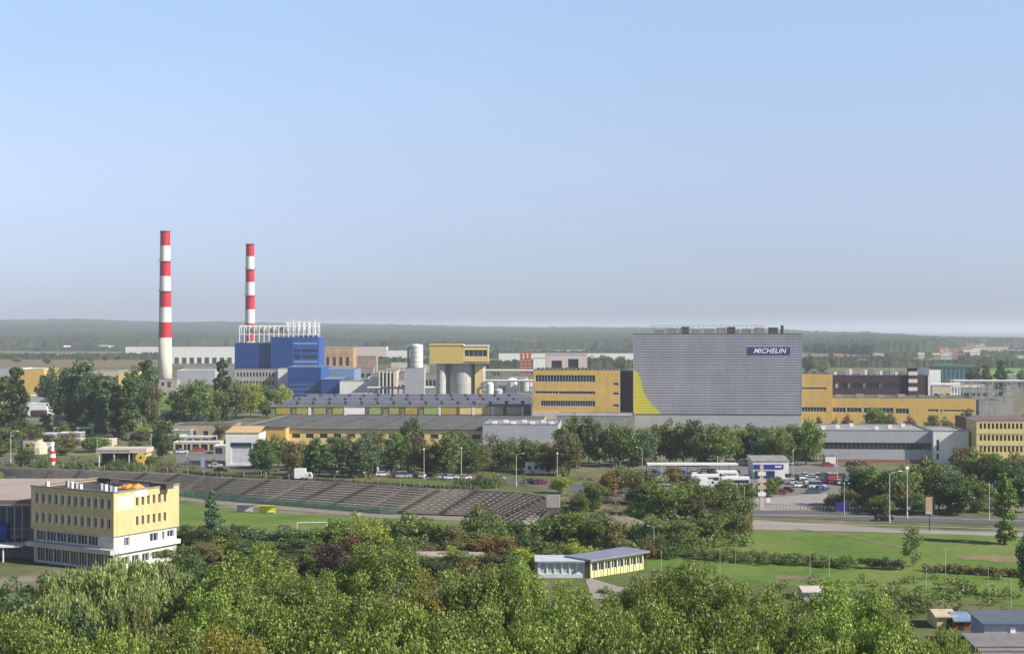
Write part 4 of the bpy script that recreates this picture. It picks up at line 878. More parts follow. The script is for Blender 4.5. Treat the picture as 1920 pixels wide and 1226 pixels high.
MB().quad((-LW + .3, .3, ZT2 - .35), (-.3, .3, ZT2 - .35), (-.3, RW - .3, ZT2 - .35), (-LW + .3, RW - .3, ZT2 - .35)).build('roof', DARK, r)
c = MB(); c.box(-LW - .15, .15, -.15, .3, ZT2, ZT2 + .25); c.box(-LW - .15, .15, RW - .3, RW + .15, ZT2, ZT2 + .25); c.box(-LW - .15, -LW + .3, .3, RW - .3, ZT2, ZT2 + .25); c.box(-.3, .15, .3, RW - .3, ZT2, ZT2 + .25); c.build('coping', mat('coping_grey', (.28, .26, .24)), r)
MB().box(-.0, .02, .6, 5.0, 11.2, 13.9).build('white_patch', mat('fresh_plaster', (.78, .70, .5)), r); MB().box(0, .05, 5.4, 8.5, 13.3, 14.55).build('notice_panel', WHT, r)
for k in range(9): MB().box(-2 - 2.3 * k, -1.4 - 2.3 * k, 1.6 + (k * 5 % 4), 2.2 + (k * 5 % 4), ZT2 - .35, ZT2 + .9).build('roof_vent', CONC if k % 2 else WHTM, r)
def wl(lx, ly, z):   # office frame -> world
    return (Xc + lx * math.cos(-A) - ly * math.sin(-A), Dc + lx * math.sin(-A) + ly * math.cos(-A), z)
for k, (lx, ly, sx, sy, sz, m_, nm, lab) in enumerate(((-17, 12, 3.4, 2.2, 1.1, BRN, 'roof_hatch', 'dark brown roof hatch at the left back of the yellow office roof'), (-13, 10, 5, .6, .6, CONC, 'roof_duct', 'long pale duct lying on the yellow office roof'), (-3, 12, 4.5, 2, .9, DARK, 'roof_box', 'dark box on the right back of the yellow office roof'))):
    x, y, z = wl(lx, ly, ZT2 - .35); o = empty(nm, (x, y, z), lab, 'roof unit', -A); MB().box(0, sx, 0, sy, 0, sz).build('casing', m_, o); MB().box(-.1, sx + .1, -.1, sy + .1, sz, sz + .12).build('cover', DARK, o)
# crumpled orange and yellow tarpaulin on the office roof
x, y, z = wl(-9, 8.5, ZT2 - .33); rg = np.random.default_rng(4); n = 22; gx_, gy_ = np.meshgrid(np.linspace(0, 7.2, n), np.linspace(0, 2.6, n)); hz = (np.sin(gx_ / 7.2 * np.pi) * np.sin(gy_ / 2.6 * np.pi)) ** .5 * .8 * (.25 + .45 * (1 + np.sin(gx_ * 2.6 + .8)) + .5 * rg.random((n, n))) * (.35 + gx_ / 9) + .02
V = np.stack([gx_, gy_, hz], -1).reshape(-1, 3); ii = np.arange(n * n).reshape(n, n); ff = np.stack([ii[:-1, :-1], ii[:-1, 1:], ii[1:, 1:], ii[1:, :-1]], -1).reshape(-1, 4)
tp = linkm('tarpaulin', np_mesh('tarpaulin', V, ff, mat('orange_yellow_tarp', (.85, .50, .08), .6, scale=.7, col2=(.75, .12, .03))), None, (x, y, z), -A); tag(tp, 'crumpled orange and yellow tarpaulin heap on the yellow office roof', 'tarpaulin')
# sports pavilion
r = empty('sports_pavilion', (gx(1008, 258), 258, 0), 'low pavilion with grey-blue flat roof and yellow sills among the trees', 'pavilion')
W = (1097 - 1008) * 258 / F; PY = mat('pavilion_yellow', (.72, .68, .32), .8, var=.06)
mb = MB(); mb.wall((0, 0), 0, W, 0, 3.0, [(.4 + 1.36 * k, 1.6 + 1.36 * k, .8, 2.7) for k in range(6)], .15); mb.wall((W, 0), math.pi / 2, 4, 0, 3); mb.wall((0, 6), -math.pi / 2, 6, 0, 3); mb.build('wall', mat('pavilion_white', (.62, .66, .68)), r)
for k in range(6): window(r, (.4 + 1.36 * k, .15, .8), 0, 1.2, 1.9, 1, WHTM, mat('pale_curtain_glass', (.42, .48, .55), .3, var=.2, scale=1.5))
B = R(42); mb = MB(); bx0, by0 = W + .9, -.3; LB = 14.2
mb.wall((bx0, by0), B, LB, 0, 3.0, [(.5 + 1.7 * k, 1.95 + 1.7 * k, 1.15, 2.7) for k in range(8)], .2); mb.wall((bx0 - 5 * math.sin(B), by0 + 5 * math.cos(B)), B - math.pi / 2, 5, 0, 3); mb.wall((bx0 + LB * math.cos(B), by0 + LB * math.sin(B)), B + math.pi / 2, 5, 0, 3); mb.build('wing_wall', PY, r)
for k in range(8):
    s_ = .5 + 1.7 * k; window(r, (bx0 + s_ * math.cos(B) - .2 * math.sin(B), by0 + s_ * math.sin(B) + .2 * math.cos(B), 1.15), B, 1.45, 1.55, 2, WHTM, GLS)
def rot(lx, ly): return (bx0 + lx * math.cos(B) - ly * math.sin(B), by0 + lx * math.sin(B) + ly * math.cos(B))
RB = mat('bluegrey_roof_sheet', (.25, .26, .33), .45, var=.1, scale=.4)
MB().prism([rot(-.7, -.9), rot(LB + .9, -.9), rot(LB + .9, 6), rot(-.7, 6)], 3.2, 3.5).build('wing_roof', RB, r)
MB().prism([(-.5, -.6), (W + .2, -.6), (W + .2, 6.4), (-.5, 6.4)], 3.0, 3.18).build('roof', mat('white_roof_sheet', (.55, .60, .66), .5), r)
for k in range(9): p_ = rot(.4 + 1.72 * k, -.7); MB().box(p_[0] - .06, p_[0] + .06, p_[1] - .06, p_[1] + .06, 0, 3.2).build('veranda_post', DARK, r)
MB().box(W + .02, W + .85, -.2, .3, 0, 3).build('door', BRN, r)
r = shed('brick_shed', 'long low brown shed with a pale roof edge behind the big linden trees', 'shed', 783, 905, 1036, 268, 6, 2.4, mat('brown_brick', (.2, .12, .10)), TAN, .35)
shed('garden_kiosk', 'small kiosk with pale roof half hidden among the linden tops', 'kiosk', 1508, 1552, 1100, 236, 5, 2.6, GRY3, PINK, .8)
shed('market_kiosk', 'small yellow and brown kiosk near the lower right corner', 'kiosk', 1757, 1790, 1143, 214, 5, 2.2, YELP, BEIGE, .5, door=.55)
k_ = shed('market_stall', 'brown stall with pale blue sloping awning beside the yellow kiosk', 'stall', 1792, 1822, 1148, 213, 4, 2, mat('rust_brown', (.28, .10, .05)), BLUL, .8, door=.2)
D = 200; x0 = gx(1846, D)
r = empty('steel_roof_hall', (x0, D, 0), 'grey hall with blue-grey metal roofs at the lower right corner', 'hall'); SBR = mat('slate_blue_sheet', (.12, .14, .17), .45, var=.1)
MB().box(0, 16, 0, 6, 0, 3.7).build('wall', mat('bluegrey_wall', (.36, .40, .50)), r); MB().yprism([(-.6, 3.7), (6.6, 4.2), (6.6, 4.35), (-.6, 3.85)], -.5, 16.5).build('roof', SBR, r)
MB().box(-3, 18, -9, -.6, 0, 1.4).build('low_wall', GRY2, r); MB().yprism([(-9.6, 1.4), (-.1, 2.3), (-.1, 2.45), (-9.6, 1.55)], -3.4, 18.4).build('low_roof', mat('grey_felt_strip', (.22, .21, .21)), r)
m = MB()
for k in range(2): m.box(-3.3, 18.3, -8.6 + 1.9 * k, -8.45 + 1.9 * k, 1.6 + .18 * k, 1.78 + .18 * k)
m.build('roof_seam', DARK, r); MB().box(3.6, 4.3, -.16, -.003, .8, 3.2).build('door', WHTM, r)
# service station with blue band
D = 455; x0 = gx(1386, D); W = gx(1480, D) - x0; zt = gz(881, D)
r = empty('service_station', (x0, D - 26, 0), 'white service building with grey roof and blue band on the car park', 'service building'); D = D - 26; W = gx(1479, D) - x0; zt = 5.4
mb = MB(); mb.wall((0, 0), 0, W, 0, zt, [(9.6, 13.8, .3, 1.6)], .2); mb.wall((W, 0), math.pi / 2, 9, 0, zt); mb.wall((0, 9), -math.pi / 2, 9, 0, zt); mb.build('wall', WHT, r)
MB().quad((-.3, -.3, zt + .02), (W + .3, -.3, zt + .02), (W + .3, 9, zt + 1.0), (-.3, 9, zt + 1.0)).build('roof', GRY2, r)
MB().box(.2, W - 1.6, -.16, -.003, 3.0, 4.4).build('blue_band', mat('signal_blue', (.03, .04, .32)), r); MB().box(W - 4.2, W - 2.2, -.22, -.165, 3.5, 3.95).build('white_stripe', WHTM, r)
window(r, (9.6, .2, .3), 0, 4.2, 1.3, 4, WHTM, GLS); MB().box(.6, 6.5, -.5, -.003, .1, 2.5).build('glass_front', GLSB, r)
x, y, _ = G(1236, 864, 0); shed('red_roofed_kiosk', 'small house with dull red pyramid roof below the tree row', 'kiosk', 1217, 1248, 845, 500, 7, 3, BEIGE, REDT, 1.8)
x, y, _ = G(1554, 872, 0); building('white_kiosk', 'small white kiosk at the right end of the tree row', 'kiosk', 1548, 1567, 861, 470, 4, WHT, ROOFL, zt=3.2)
# small buildings among the street trees behind the stadium
for nm, lab, a, b, v, D_, dp, w_, rf, fr in (('street_pavilion', 'white pavilion with square windows among the autumn street trees', 656, 706, 862, 446, 8, WHT, REDT, [(.6 + 1.6 * k, 1.7 + 1.6 * k, z, z + .9, 2) for k in range(5) for z in (1.1, 3.4)]),
    ('street_pavilion', 'low pavilion with blue glass front right of the white pavilion', 708, 740, 872, 450, 8, GRY3, DARK, [(.4, 4.8, .3, 2.2, 5, None, GLSB)]),
    ('street_kiosk', 'low white kiosk with three openings among the red-leaved trees', 795, 842, 868, 452, 6, WHT, WHTM, [(.7 + 2.4 * k, 2.2 + 2.4 * k, .2, 2.4, 1) for k in range(3)]),
    ('street_kiosk', 'small grey kiosk under the trees left of the white truck', 548, 590, 862, 452, 6, CONC, ROOFL, [(.7 + 2.1 * k, 2.0 + 2.1 * k, .2, 2.4, 1) for k in range(3)]),
    ('street_wall', 'low long pale wall on the street bank among trees', 712, 762, 889, 440, 1.2, CONC, ROOFL, []), ('street_house', 'pale house half hidden by trees above the sandy bank', 985, 1040, 866, 445, 8, WHT, REDT, [(.8 + 1.9 * k, 1.9 + 1.9 * k, 1.2, 2.4, 1) for k in range(4)])):
    building(nm, lab, 'pavilion' if 'pav' in nm else 'kiosk' if 'kiosk' in nm else 'wall' if 'wall' in nm else 'house', a, b, v, D_, dp, w_, rf, front=fr)
rgs = random.Random(41)
YS = sorted([(rgs.uniform(-10, 420), rgs.uniform(770, 850)) for _ in range(16)])
for i, (u, v) in enumerate(YS):
    D_ = dist(v); w_ = rgs.uniform(4, 11); h_ = rgs.uniform(2.4, 3.8)
    building('yard_shed', f'small flat shed in the cluttered yards at left, {ordn(i, len(YS))}', 'shed', u, u + 1, 0, D_, rgs.uniform(4, 7), [WHT, CONC, BEIGE, GRY2, BRN][i % 5], [ROOFL, ROOF, BRN][i % 3], W=w_, zt=h_, front=[(.8, 2.4, .2, 2.0, 1)], group='small sheds in the yards at left', trim=WHTM if i % 2 else STEEL)
YF = sorted([(rgs.uniform(1500, 1900), rgs.uniform(702, 742)) for _ in range(12)] + [(rgs.uniform(905, 1000), rgs.uniform(690, 735)) for _ in range(7)] + [(rgs.uniform(610, 800), rgs.uniform(676, 715)) for _ in range(9)])
for i, (u, v) in enumerate(YF):
    D_ = dist(v + 12); w_ = rgs.uniform(7, 18); h_ = rgs.uniform(5, 10)
    building('works_shed', f'small works building on the plain behind the halls, {ordn(i, len(YF))}', 'building', u, u + 1, 0, D_, rgs.uniform(7, 14), [WHT, CONC, BEIGE, GRY2, PINK, GRY3][i % 6], [ROOFL, ROOF, TAN][i % 3], W=w_, zt=h_, front=[(1 + 2.5 * k, 2.6 + 2.5 * k, 1.5, 3.2, 1) for k in range(int(w_ / 3))], group='small works buildings behind the halls', trim=WHTM if i % 2 else STEEL)
# far villages
rgh = random.Random(12)
def village(n, ua, ub, va, vb, lab, grp, roofs, walls, sz):
    L = sorted([(rgh.uniform(ua, ub), rgh.uniform(va, vb)) for _ in range(n)])
    for i, (u, v) in enumerate(L):
        D_ = dist(v); w_ = rgh.uniform(*sz); h_ = rgh.uniform(3, 6)
        r = empty('village_house', (gx(u, D_), D_, 0), f'{lab}, {ordn(i, n)}', 'house', rgh.uniform(-.5, .5), grp)
        MB().box(0, w_, 0, 9, 0, h_).build('wall', rgh.choice(walls), r)
        MB().yprism([(-.6, h_), (4.5, h_ + 3.6), (9.6, h_)], -.4, w_ + .4).build('roof', rgh.choice(roofs), r)
village(22, 1742, 1880, 648, 676, 'small far village house beyond the factory at right', 'far village at right', [REDT, REDT, TAN, ROOFL], [BEIGE, WHT, PINK], (10, 20))
village(11, 66, 235, 640.5, 655, 'white farmhouse at the foot of the left hills', 'white farmhouses at left', [ROOFL, WHT, ROOF], [WHT], (14, 34))
village(7, 900, 1180, 640, 652, 'far pale farm building in the woods behind the orange tower', 'far farm buildings', [ROOF, ROOFL], [CONC, PINK], (14, 30))
village(8, 1540, 1740, 662, 690, 'far small shed on the olive meadow', 'far meadow sheds', [ROOF, TAN, REDT], [BEIGE, CONC], (8, 16))
# ---------------------------------------------------------------- lamps, signs, vehicles
def lamp_protos():
    P = {}
    for kind in ('single', 'double', 'bare', 'flood'):
        r = bpy.data.objects.new('street_lamp', None); COL.objects.link(r)
        MB().lathe([(.17, 0), (.17, 1.2), (.10, 1.3), (.075, 9.6)], n=8).build('pole', POLE, r)
        if kind in ('single', 'double'):
            for s in ((1,) if kind == 'single' else (1, -1)):
                MB().tube((0, 0, 9.5), (s * .5, 0, 10.0), .06).tube((s * .5, 0, 10.0), (s * 1.9, 0, 10.3), .055).build('arm', POLE, r)
                MB().box(min(s * 1.7, s * 2.5), max(s * 1.7, s * 2.5), -.16, .16, 10.24, 10.42).build('lamp_head', WHTM, r)
        elif kind == 'flood':
            MB().box(-.32, .32, -.16, .12, 9.7, 10.3).build('lamp_head', WHTM, r)
        else:
            MB().lathe([(.0, 9.6), (.2, 9.75), (.2, 10.0), (0, 10.1)], n=8).build('lamp_head', WHTM, r)
        P[kind] = r
    return P
LP = lamp_protos(); usedp = set()
def place(proto_key, protos, loc, rz, sc_, name, label, cat, grp):
    o = protos[proto_key] if proto_key not in usedp else copy_tree(protos[proto_key])
    usedp.add(proto_key); o.name = name; o.location = loc; o.rotation_euler = (0, 0, rz); o.scale = (sc_,) * 3; tag(o, label, cat, grp); return o
LAMPS = [(20, 868, 808, 'single', 0, 'beside the left poplars'), (182, 868, 824, 'bare', 0, 'left of the restaurant'), (283, 864, 813, 'bare', 0, 'right of the restaurant'), (350, 868, 815, 'bare', 0, 'left of the gatehouse'),
  (490, 890, 829, 'single', 3.14, 'before the dark street tree'), (610, 893, 836, 'bare', 0, 'behind the stadium terrace'), (685, 892, 840, 'bare', 0, 'among the autumn trees'), (795, 898, 840, 'flood', 0, 'before the red-leaved trees'), (865, 900, 838, 'bare', 0, 'between street trees'),
  (968, 912, 850, 'single', 0, 'by the sandy bank'), (1045, 905, 848, 'flood', 0, 'with a square head above the bank'), (1163, 910, 862, 'single', 0, 'left of the car park'), (1204, 888, 838, 'single', 3.14, 'before the tree row'), (1241, 892, 852, 'bare', 0, 'by the white buses'),
  (1226, 1040, 985, 'double', 0, 'standing left of the lawn'), (1345, 905, 855, 'bare', 0, 'above the car park'), (1382, 958, 905, 'single', 3.14, 'at the bushes edge'), (1396, 962, 912, 'bare', 0, 'at the street corner'), (1487, 905, 842, 'bare', 0, 'tall, on the car park'), (1570, 905, 858, 'bare', 0, 'at the right of the car park'),
  (1583, 965, 903, 'bare', 0, 'beside the blue sign'), (1668, 980, 883, 'single', 0, 'tall, on the street by the black car'), (1701, 972, 874, 'flood', 0, 'tall, with a small side plate'), (1855, 975, 905, 'bare', 0, 'before the flag poles')]
LAMPS.sort()
for i, (u, vb, vt, k, rz, lab) in enumerate(LAMPS):
    x, y, _ = G(u, vb); h = gz(vt, y); place(k, LP, (x, y, 0), rz, h / 10.3, 'street_lamp', f'pale street lamp {lab}, {ordn(i, len(LAMPS))}', 'street lamp', 'pale street lamps')
mp_ = bpy.data.objects.new('net_pole', None); COL.objects.link(mp_); MB().lathe([(.045, 0), (.03, 5.2)], n=6).build('shaft', POLE, mp_); MB().box(-.06, .06, -.06, .06, 5.2, 5.35).build('cap', WHTM, mp_)
PO = {'p': mp_}
POLES = [(1240, 1075, 1032), (1350, 1072, 1030), (1379, 1058, 1028), (1519, 1085, 1036), (1555, 1090, 1042), (1677, 1122, 1098), (1737, 1107, 1062), (1773, 1076, 1028), (1853, 1112, 1064), (1896, 1142, 1088)]
for i, (u, vb, vt) in enumerate(POLES):
    x, y, _ = G(u, vb); place('p', PO, (x, y, 0), 0, gz(vt, y) / 5.3, 'slim_pole', f'slim bare pole on the lawn by the hedge, {ordn(i, len(POLES))}', 'pole', 'slim poles on the lawn')
# pink advertising mast, billboard, flags, small signs
x, y, _ = G(1428, 955); r = empty('advertising_mast', (x, y, 0), 'pinkish-white square mast with small panels at the street edge', 'mast')
MB().box(-.42, .42, -.4, .4, 0, gz(872, y)).build('shaft', mat('pink_mast', (.62, .48, .46)), r)
for k in range(4): MB().box(-1.0, 1.0, -.5, -.41, 3.4 + 1.7 * k, 4.4 + 1.7 * k).build('panel', [WHTM, BEIGE, PINK, WHT][k], r)
x, y, _ = G(1743, 996); r = empty('billboard', (x, y, 0), 'upright billboard with orange and white picture on a thin dark post', 'billboard', R(-14)); z0, z1 = gz(964, y), gz(929, y)
MB().tube((0, 0, 0), (0, 0, z0 + .4), .11).build('post', BLK, r); MB().box(-.95, 1.05, -.1, .22, z0, z1).build('frame', mat('frame_brown', (.12, .06, .05)), r)
MB().box(-.85, .62, -.125, -.102, z0 + .6, z1 - .25).build('picture', mat('peach_picture', (.78, .42, .22), .5, scale=.8, col2=(.86, .68, .5)), r); MB().box(-.85, .62, -.128, -.102, z0 + .1, z0 + .58).build('lower_strip', WHTM, r); MB().box(.66, .98, -.12, -.102, z0 + .15, z1 - .2).build('dark_strip', BLK, r)
def flag(u, vb, vt, fw, vf0, vf1, m_, lab, m2=None):
    x, y, _ = G(u, vb); r = empty('flag_pole', (x, y, 0), lab, 'flag'); z = gz(vt, y); MB().tube((0, 0, 0), (0, 0, z), .07, .04, 8).build('pole', WHTM, r); MB().lathe([(0, z), (.1, z + .08), (0, z + .2)], n=8).build('finial', WHTM, r)
    za, zb = gz(vf1, y), gz(vf0, y); n = 8
    def cloth(z0_, z1_, nm, mm):
        mb = MB()
        for i in range(n):
            f0, f1 = i / n, (i + 1) / n; yy = lambda t: .22 * math.sin(t * 7)
            mb.quad((fw * f0, yy(f0), z0_ - .4 * abs(f0) ** 2), (fw * f1, yy(f1), z0_ - .4 * f1 ** 2), (fw * f1, yy(f1), z1_ - .4 * f1 ** 2), (fw * f0, yy(f0), z1_ - .4 * f0 ** 2))
        mb.build(nm, mm, r)
    if m2: cloth(za, (za + zb) / 2, 'lower_cloth', m2); cloth((za + zb) / 2, zb, 'upper_cloth', m_)
    else: cloth(za, zb, 'cloth', m_)
FB = mat('flag_blue', (.08, .12, .45), .7)
flag(1905, 955, 892, -1.7, 897, 917, FB, 'blue flag on a white pole at the right edge'); flag(1883, 952, 890, -1.7, 898, 916, mat('flag_teal', (.08, .22, .35)), 'teal blue flag on a white pole left of the blue flag'); flag(1866, 956, 902, -1.5, 906, 922, FB, 'blue flag on the pole nearest the thin poplar')
flag(1843, 858, 806, -2.6, 811, 822, WHTM, 'white over red flag beside the yellow office', mat('flag_red', (.6, .03, .12)))
x, y, _ = G(1578, 962); r = empty('blue_sign', (x, y, 0), 'dark blue square sign panel at the roadside bushes', 'sign'); MB().box(-1.5, 1.5, -.06, .06, .7, 2.7).build('panel', mat('deep_blue_panel', (.03, .03, .22)), r)
for s in (-1.2, 1.2): MB().tube((s, .1, 0), (s, .1, 2.6), .06).build('post', STEEL, r)
for u, vb, w_, z0, z1, m_, lab in ((380, 884, 1.2, 1.2, 4.6, mat('lilac_panel', (.36, .34, .68)), 'lilac-blue pylon sign at the street before the gatehouse'), (352, 872, .8, 1.4, 2.8, mat('violet_panel', (.22, .18, .5)), 'small violet sign left of the lilac pylon'), (1441, 946, .9, .6, 1.7, WHTM, 'small round-edged white sign at the foot of the pinkish mast')):
    x, y, _ = G(u, vb); r = empty('road_sign', (x, y, 0), lab, 'sign'); MB().tube((0, .08, 0), (0, .08, z1), .07).build('post', STEEL, r); MB().box(-w_ / 2, w_ / 2, -.05, .01, z0, z1).build('panel', m_, r)
# open park fence below the car park
x0, y0, _ = G(1405, 952); x1, y1, _ = G(1620, 962); r = empty('bollard_fence', (x0, y0, 0), 'row of pale slats between the street and the paved strip', 'fence')
mb = MB(); n = 34
for i in range(n):
    t = i / (n - 1); mb.box((x1 - x0) * t - .07, (x1 - x0) * t + .07, (y1 - y0) * t - .05, (y1 - y0) * t + .05, 0, 1.3)
mb.build('slat', CONC, r); MB().tube((0, 0, 1.2), (x1 - x0, y1 - y0, 1.2), .05).build('rail', STEEL, r)
# cars
def car_proto(kind):
    L, Hh = (4.3, 1.45) if kind == 'car' else (4.9, 2.05)
    r = bpy.data.objects.new('parked_car', None); COL.objects.link(r)
    w_ = .86; prof = [(0, .28), (L, .28), (L, .72), (L - .1, .86), (L * .76, .93), (L * .30 if kind == 'car' else .15, .95), (.05, .90), (0, .7)]
    b = MB(); b.xprism(prof[::1], -w_, w_); b.build('body', BLK, r)
    a0, a1, a2, a3 = (.5, .95, L * .60, L * .76) if kind == 'car' else (.12, .25, L * .68, L * .80)
    g = MB(); z0, z1 = .93, Hh - .05; n = len(g.v)
    bot = [(a0, -w_ + .03, z0), (a3, -w_ + .03, z0), (a3, w_ - .03, z0), (a0, w_ - .03, z0)]; top = [(a1, -w_ + .17, z1), (a2, -w_ + .17, z1), (a2, w_ - .17, z1), (a1, w_ - .17, z1)]
    g.v += bot + top; g.f += [(4, 5, 6, 7), (0, 1, 5, 4), (1, 2, 6, 5), (2, 3, 7, 6), (3, 0, 4, 7)]; g.build('windows', GLS, r)
    MB().prism([(a1 - .06, -w_ + .14), (a2 + .08, -w_ + .14), (a2 + .08, w_ - .14), (a1 - .06, w_ - .14)], z1, Hh).build('roof', BLK, r)
    wm = MB().tube((0, -.11, 0), (0, .11, 0), .31, n=14).mesh('wheel', RUB); rm = MB().tube((0, -.12, 0), (0, .12, 0), .18, n=10).mesh('rim', STEEL)
    for x in (.75, L - .85):
        for y in (-w_ + .08, w_ - .08): o = linkm('wheel', wm, r, (x, y, .31)); linkm('rim', rm, o)
    for y in (-.6, .6): MB().box(L - .02, L + .03, y - .16, y + .16, .6, .76).build('headlight', WHTM, r)
    for y in (-.64, .64): MB().box(-.03, .02, y - .12, y + .12, .62, .8).build('tail_light', RED, r)
    for o in r.children:
        if o.name.split('.')[0] in ('body', 'roof'): o.material_slots[0].link = 'OBJECT'
    return r
CP = {'car': car_proto('car'), 'van': car_proto('van')}
CC = {'white': (.7, .7, .7), 'silver': (.42, .43, .45), 'red': (.42, .03, .03), 'dark red': (.22, .03, .035), 'black': (.012, .012, .014), 'dark blue': (.02, .035, .12), 'teal': (.02, .10, .12), 'grey': (.16, .165, .17), 'green': (.03, .10, .05), 'maroon': (.14, .02, .04)}
CARS = [('car', 'black', 1640, 976, 0, 'driving on the street past the tall lamp'), ('car', 'red', 1476, 927, 2.9, 'at the front of the car park'), ('car', 'dark red', 1489, 923, 2.7, 'behind the front red car'), ('car', 'teal', 1512, 925, .1, 'at the front of the car park'), ('car', 'dark blue', 1528, 921, .4, 'right of the teal car'),
 ('car', 'white', 1488, 914, .2, 'right of the service building'), ('van', 'white', 1516, 915, 0, 'broad, behind the teal car'), ('car', 'silver', 1512, 902, .1, 'behind the broad white van'), ('car', 'maroon', 1555, 905, 1.2, 'near the right lamp'), ('car', 'red', 1550, 898, .2, 'near the right lamp'), ('car', 'grey', 1580, 902, .4, 'by the right bushes'), ('car', 'silver', 1584, 909, .3, 'by the right bushes'),
 ('car', 'dark blue', 1540, 906, 1.3, 'beside the maroon car'), ('car', 'grey', 1492, 899, .1, 'at the back right of the service building'), ('car', 'green', 1530, 897, .3, 'in the back row of the car park'),
 ('car', 'dark red', 1540, 875, .1, 'just left of the white kiosk'), ('car', 'black', 1585, 874, .1, 'before the grey hall'), ('car', 'dark red', 1606, 873, .1, 'rightmost before the grey hall'), ('car', 'black', 1320, 872, .1, 'below the tree row'), ('car', 'white', 1344, 873, .1, 'at the middle below the tree row'), ('car', 'dark blue', 1332, 870, .1, 'below the tree row'), ('car', 'silver', 1382, 872, .1, 'below the tree row'), ('car', 'red', 1452, 874, .2, 'below the tree row'), ('car', 'white', 1475, 872, .1, 'at the right end below the tree row'), ('car', 'maroon', 1412, 873, .1, 'below the tree row'), ('car', 'grey', 1300, 871, .1, 'below the tree row'),
 ('car', 'black', 1212, 889, .5, 'at the left end of the car park'), ('car', 'dark blue', 1224, 893, 1.0, 'at the left end of the car park'), ('car', 'silver', 1215, 899, .2, 'at the left end of the car park'), ('car', 'white', 1208, 905, .4, 'at the left end of the car park'),
 ('car', 'black', 545, 889, .1, 'on the street left of the white truck'), ('car', 'maroon', 530, 896, .0, 'on the street left of the white truck'), ('car', 'dark blue', 536, 882, .1, 'just above left of the white truck'), ('car', 'black', 404, 884, -.2, 'at the lilac pylon'), ('car', 'white', 392, 876, .0, 'at the lilac pylon'), ('car', 'silver', 630, 888, .1, 'under the autumn trees'), ('car', 'dark blue', 655, 891, .1, 'under the autumn trees right of the truck'), ('car', 'white', 705, 893, .1, 'under the autumn trees'), ('van', 'silver', 742, 896, .1, 'under the autumn trees'), ('car', 'black', 600, 876, .1, 'in the yard behind the street trees'), ('car', 'silver', 815, 898, .1, 'near the red-leaved trees'), ('car', 'white', 832, 899, .1, 'near the red-leaved trees'), ('car', 'white', 25, 862, .1, 'at the left street edge'), ('car', 'silver', 40, 866, .1, 'at the left street edge'), ('car', 'black', 982, 907, .1, 'on the sandy bank street'), ('car', 'dark red', 1000, 908, .1, 'on the sandy bank street'),
 ('car', 'silver', 300, 852, .1, 'on the forecourt right of the restaurant'), ('car', 'white', 330, 850, .1, 'on the forecourt right of the restaurant'), ('car', 'red', 360, 846, .2, 'on the forecourt right of the restaurant')]
for k, c, u, v, rz, lab in CARS:
    x, y, _ = G(u, v); o = place(k, CP, (x, y, .10), rz, 1.0, 'car' if 'driving' in lab else 'parked_car', f'{c} {"van" if k == "van" else "car"} {lab}', k, 'cars on the street' if ('street' in lab) else 'cars parked in the car park and yards')
    m = paint('car_' + c.replace(' ', '_'), CC[c], .25, .0)
    for ch in o.children:
        if ch.name.split('.')[0] in ('body', 'roof'): ch.material_slots[0].link = 'OBJECT'; ch.material_slots[0].material = m
XS = sorted([(560 + 33 * k + rc2, v_) for k, (rc2, v_) in enumerate([(3, 884), (9, 887), (-4, 886), (6, 890), (0, 889), (8, 893), (2, 892), (-3, 897), (5, 896), (1, 899), (7, 902), (-2, 900)])])
for i, (u, v) in enumerate(XS):
    c = ['white', 'silver', 'dark blue', 'white', 'black', 'red', 'silver', 'white', 'grey', 'white', 'maroon', 'silver'][i]; x, y, _ = G(u, v); o = place('car', CP, (x, y, .10), [.1, 1.4, -.1][i % 3], 1.0, 'parked_car', f'{c} car under the street trees behind the stadium, {ordn(i, len(XS))}', 'car', 'cars under the street trees')
    m = paint('car_' + c.replace(' ', '_'), CC[c], .25, .0)
    for ch in o.children:
        if ch.name.split('.')[0] in ('body', 'roof'): ch.material_slots[0].link = 'OBJECT'; ch.material_slots[0].material = m
def truck(u, v, lab, L=7, h=3.3, cab='white', box=WHTM, rz=0.0):
    x, y, _ = G(u, v); r = empty('box_truck', (x, y, .10), lab, 'truck', rz)
    MB().box(0, L - 2, -1.2, 1.2, .9, h).build('cargo_box', box, r); MB().xprism([(L - 1.9, .5), (L, .5), (L, 1.5), (L - .4, 2.5), (L - 1.9, 2.5)], -1.15, 1.15).build('cab', paint('car_' + cab, CC[cab], .25), r); MB().box(L - .95, L - .35, -1.17, 1.17, 1.45, 2.2).build('cab_window', GLS, r)
    MB().box(0, L - .5, -.5, .5, .5, .88).build('chassis', BLK, r)
    for wx in (1.2, L - 1.2):
        for wy in (-1.0, 1.0): MB().tube((wx, wy - .14, .48), (wx, wy + .14, .48), .48, n=14).build('wheel', RUB, r)
truck(553, 902, 'white box truck on the street behind the stadium terrace', 5.2, 3.7)
truck(1300, 916, 'white box truck among bushes left of the service building', 6, 3)
truck(1290, 927, 'long white flat truck in front of the other white truck by the bushes', 6.0, 2.6)
truck(1358, 906, 'white truck with grey cab behind the green bushes', 6, 2.9, 'grey')
def bus(u, v, lab, L=11, rz=0.05):
    x, y, _ = G(u, v); r = empty('white_bus', (x, y, .10), lab, 'bus', rz, 'white buses parked in a line')
    MB().box(0, L, -1.25, 1.25, .35, 3.0).build('body', paint('bus_white', (.72, .72, .70), .3), r); MB().box(.3, L - .2, -1.27, 1.27, 1.45, 2.35).build('windows', GLS, r); MB().box(.05, L - .05, -1.2, 1.2, 3.0, 3.15).build('roof', WHTM, r)
    for wx in (2.3, L - 2.6):
        for wy in (-1.1, 1.1): MB().tube((wx, wy - .16, .5), (wx, wy + .16, .5), .5, n=14).build('wheel', RUB, r)
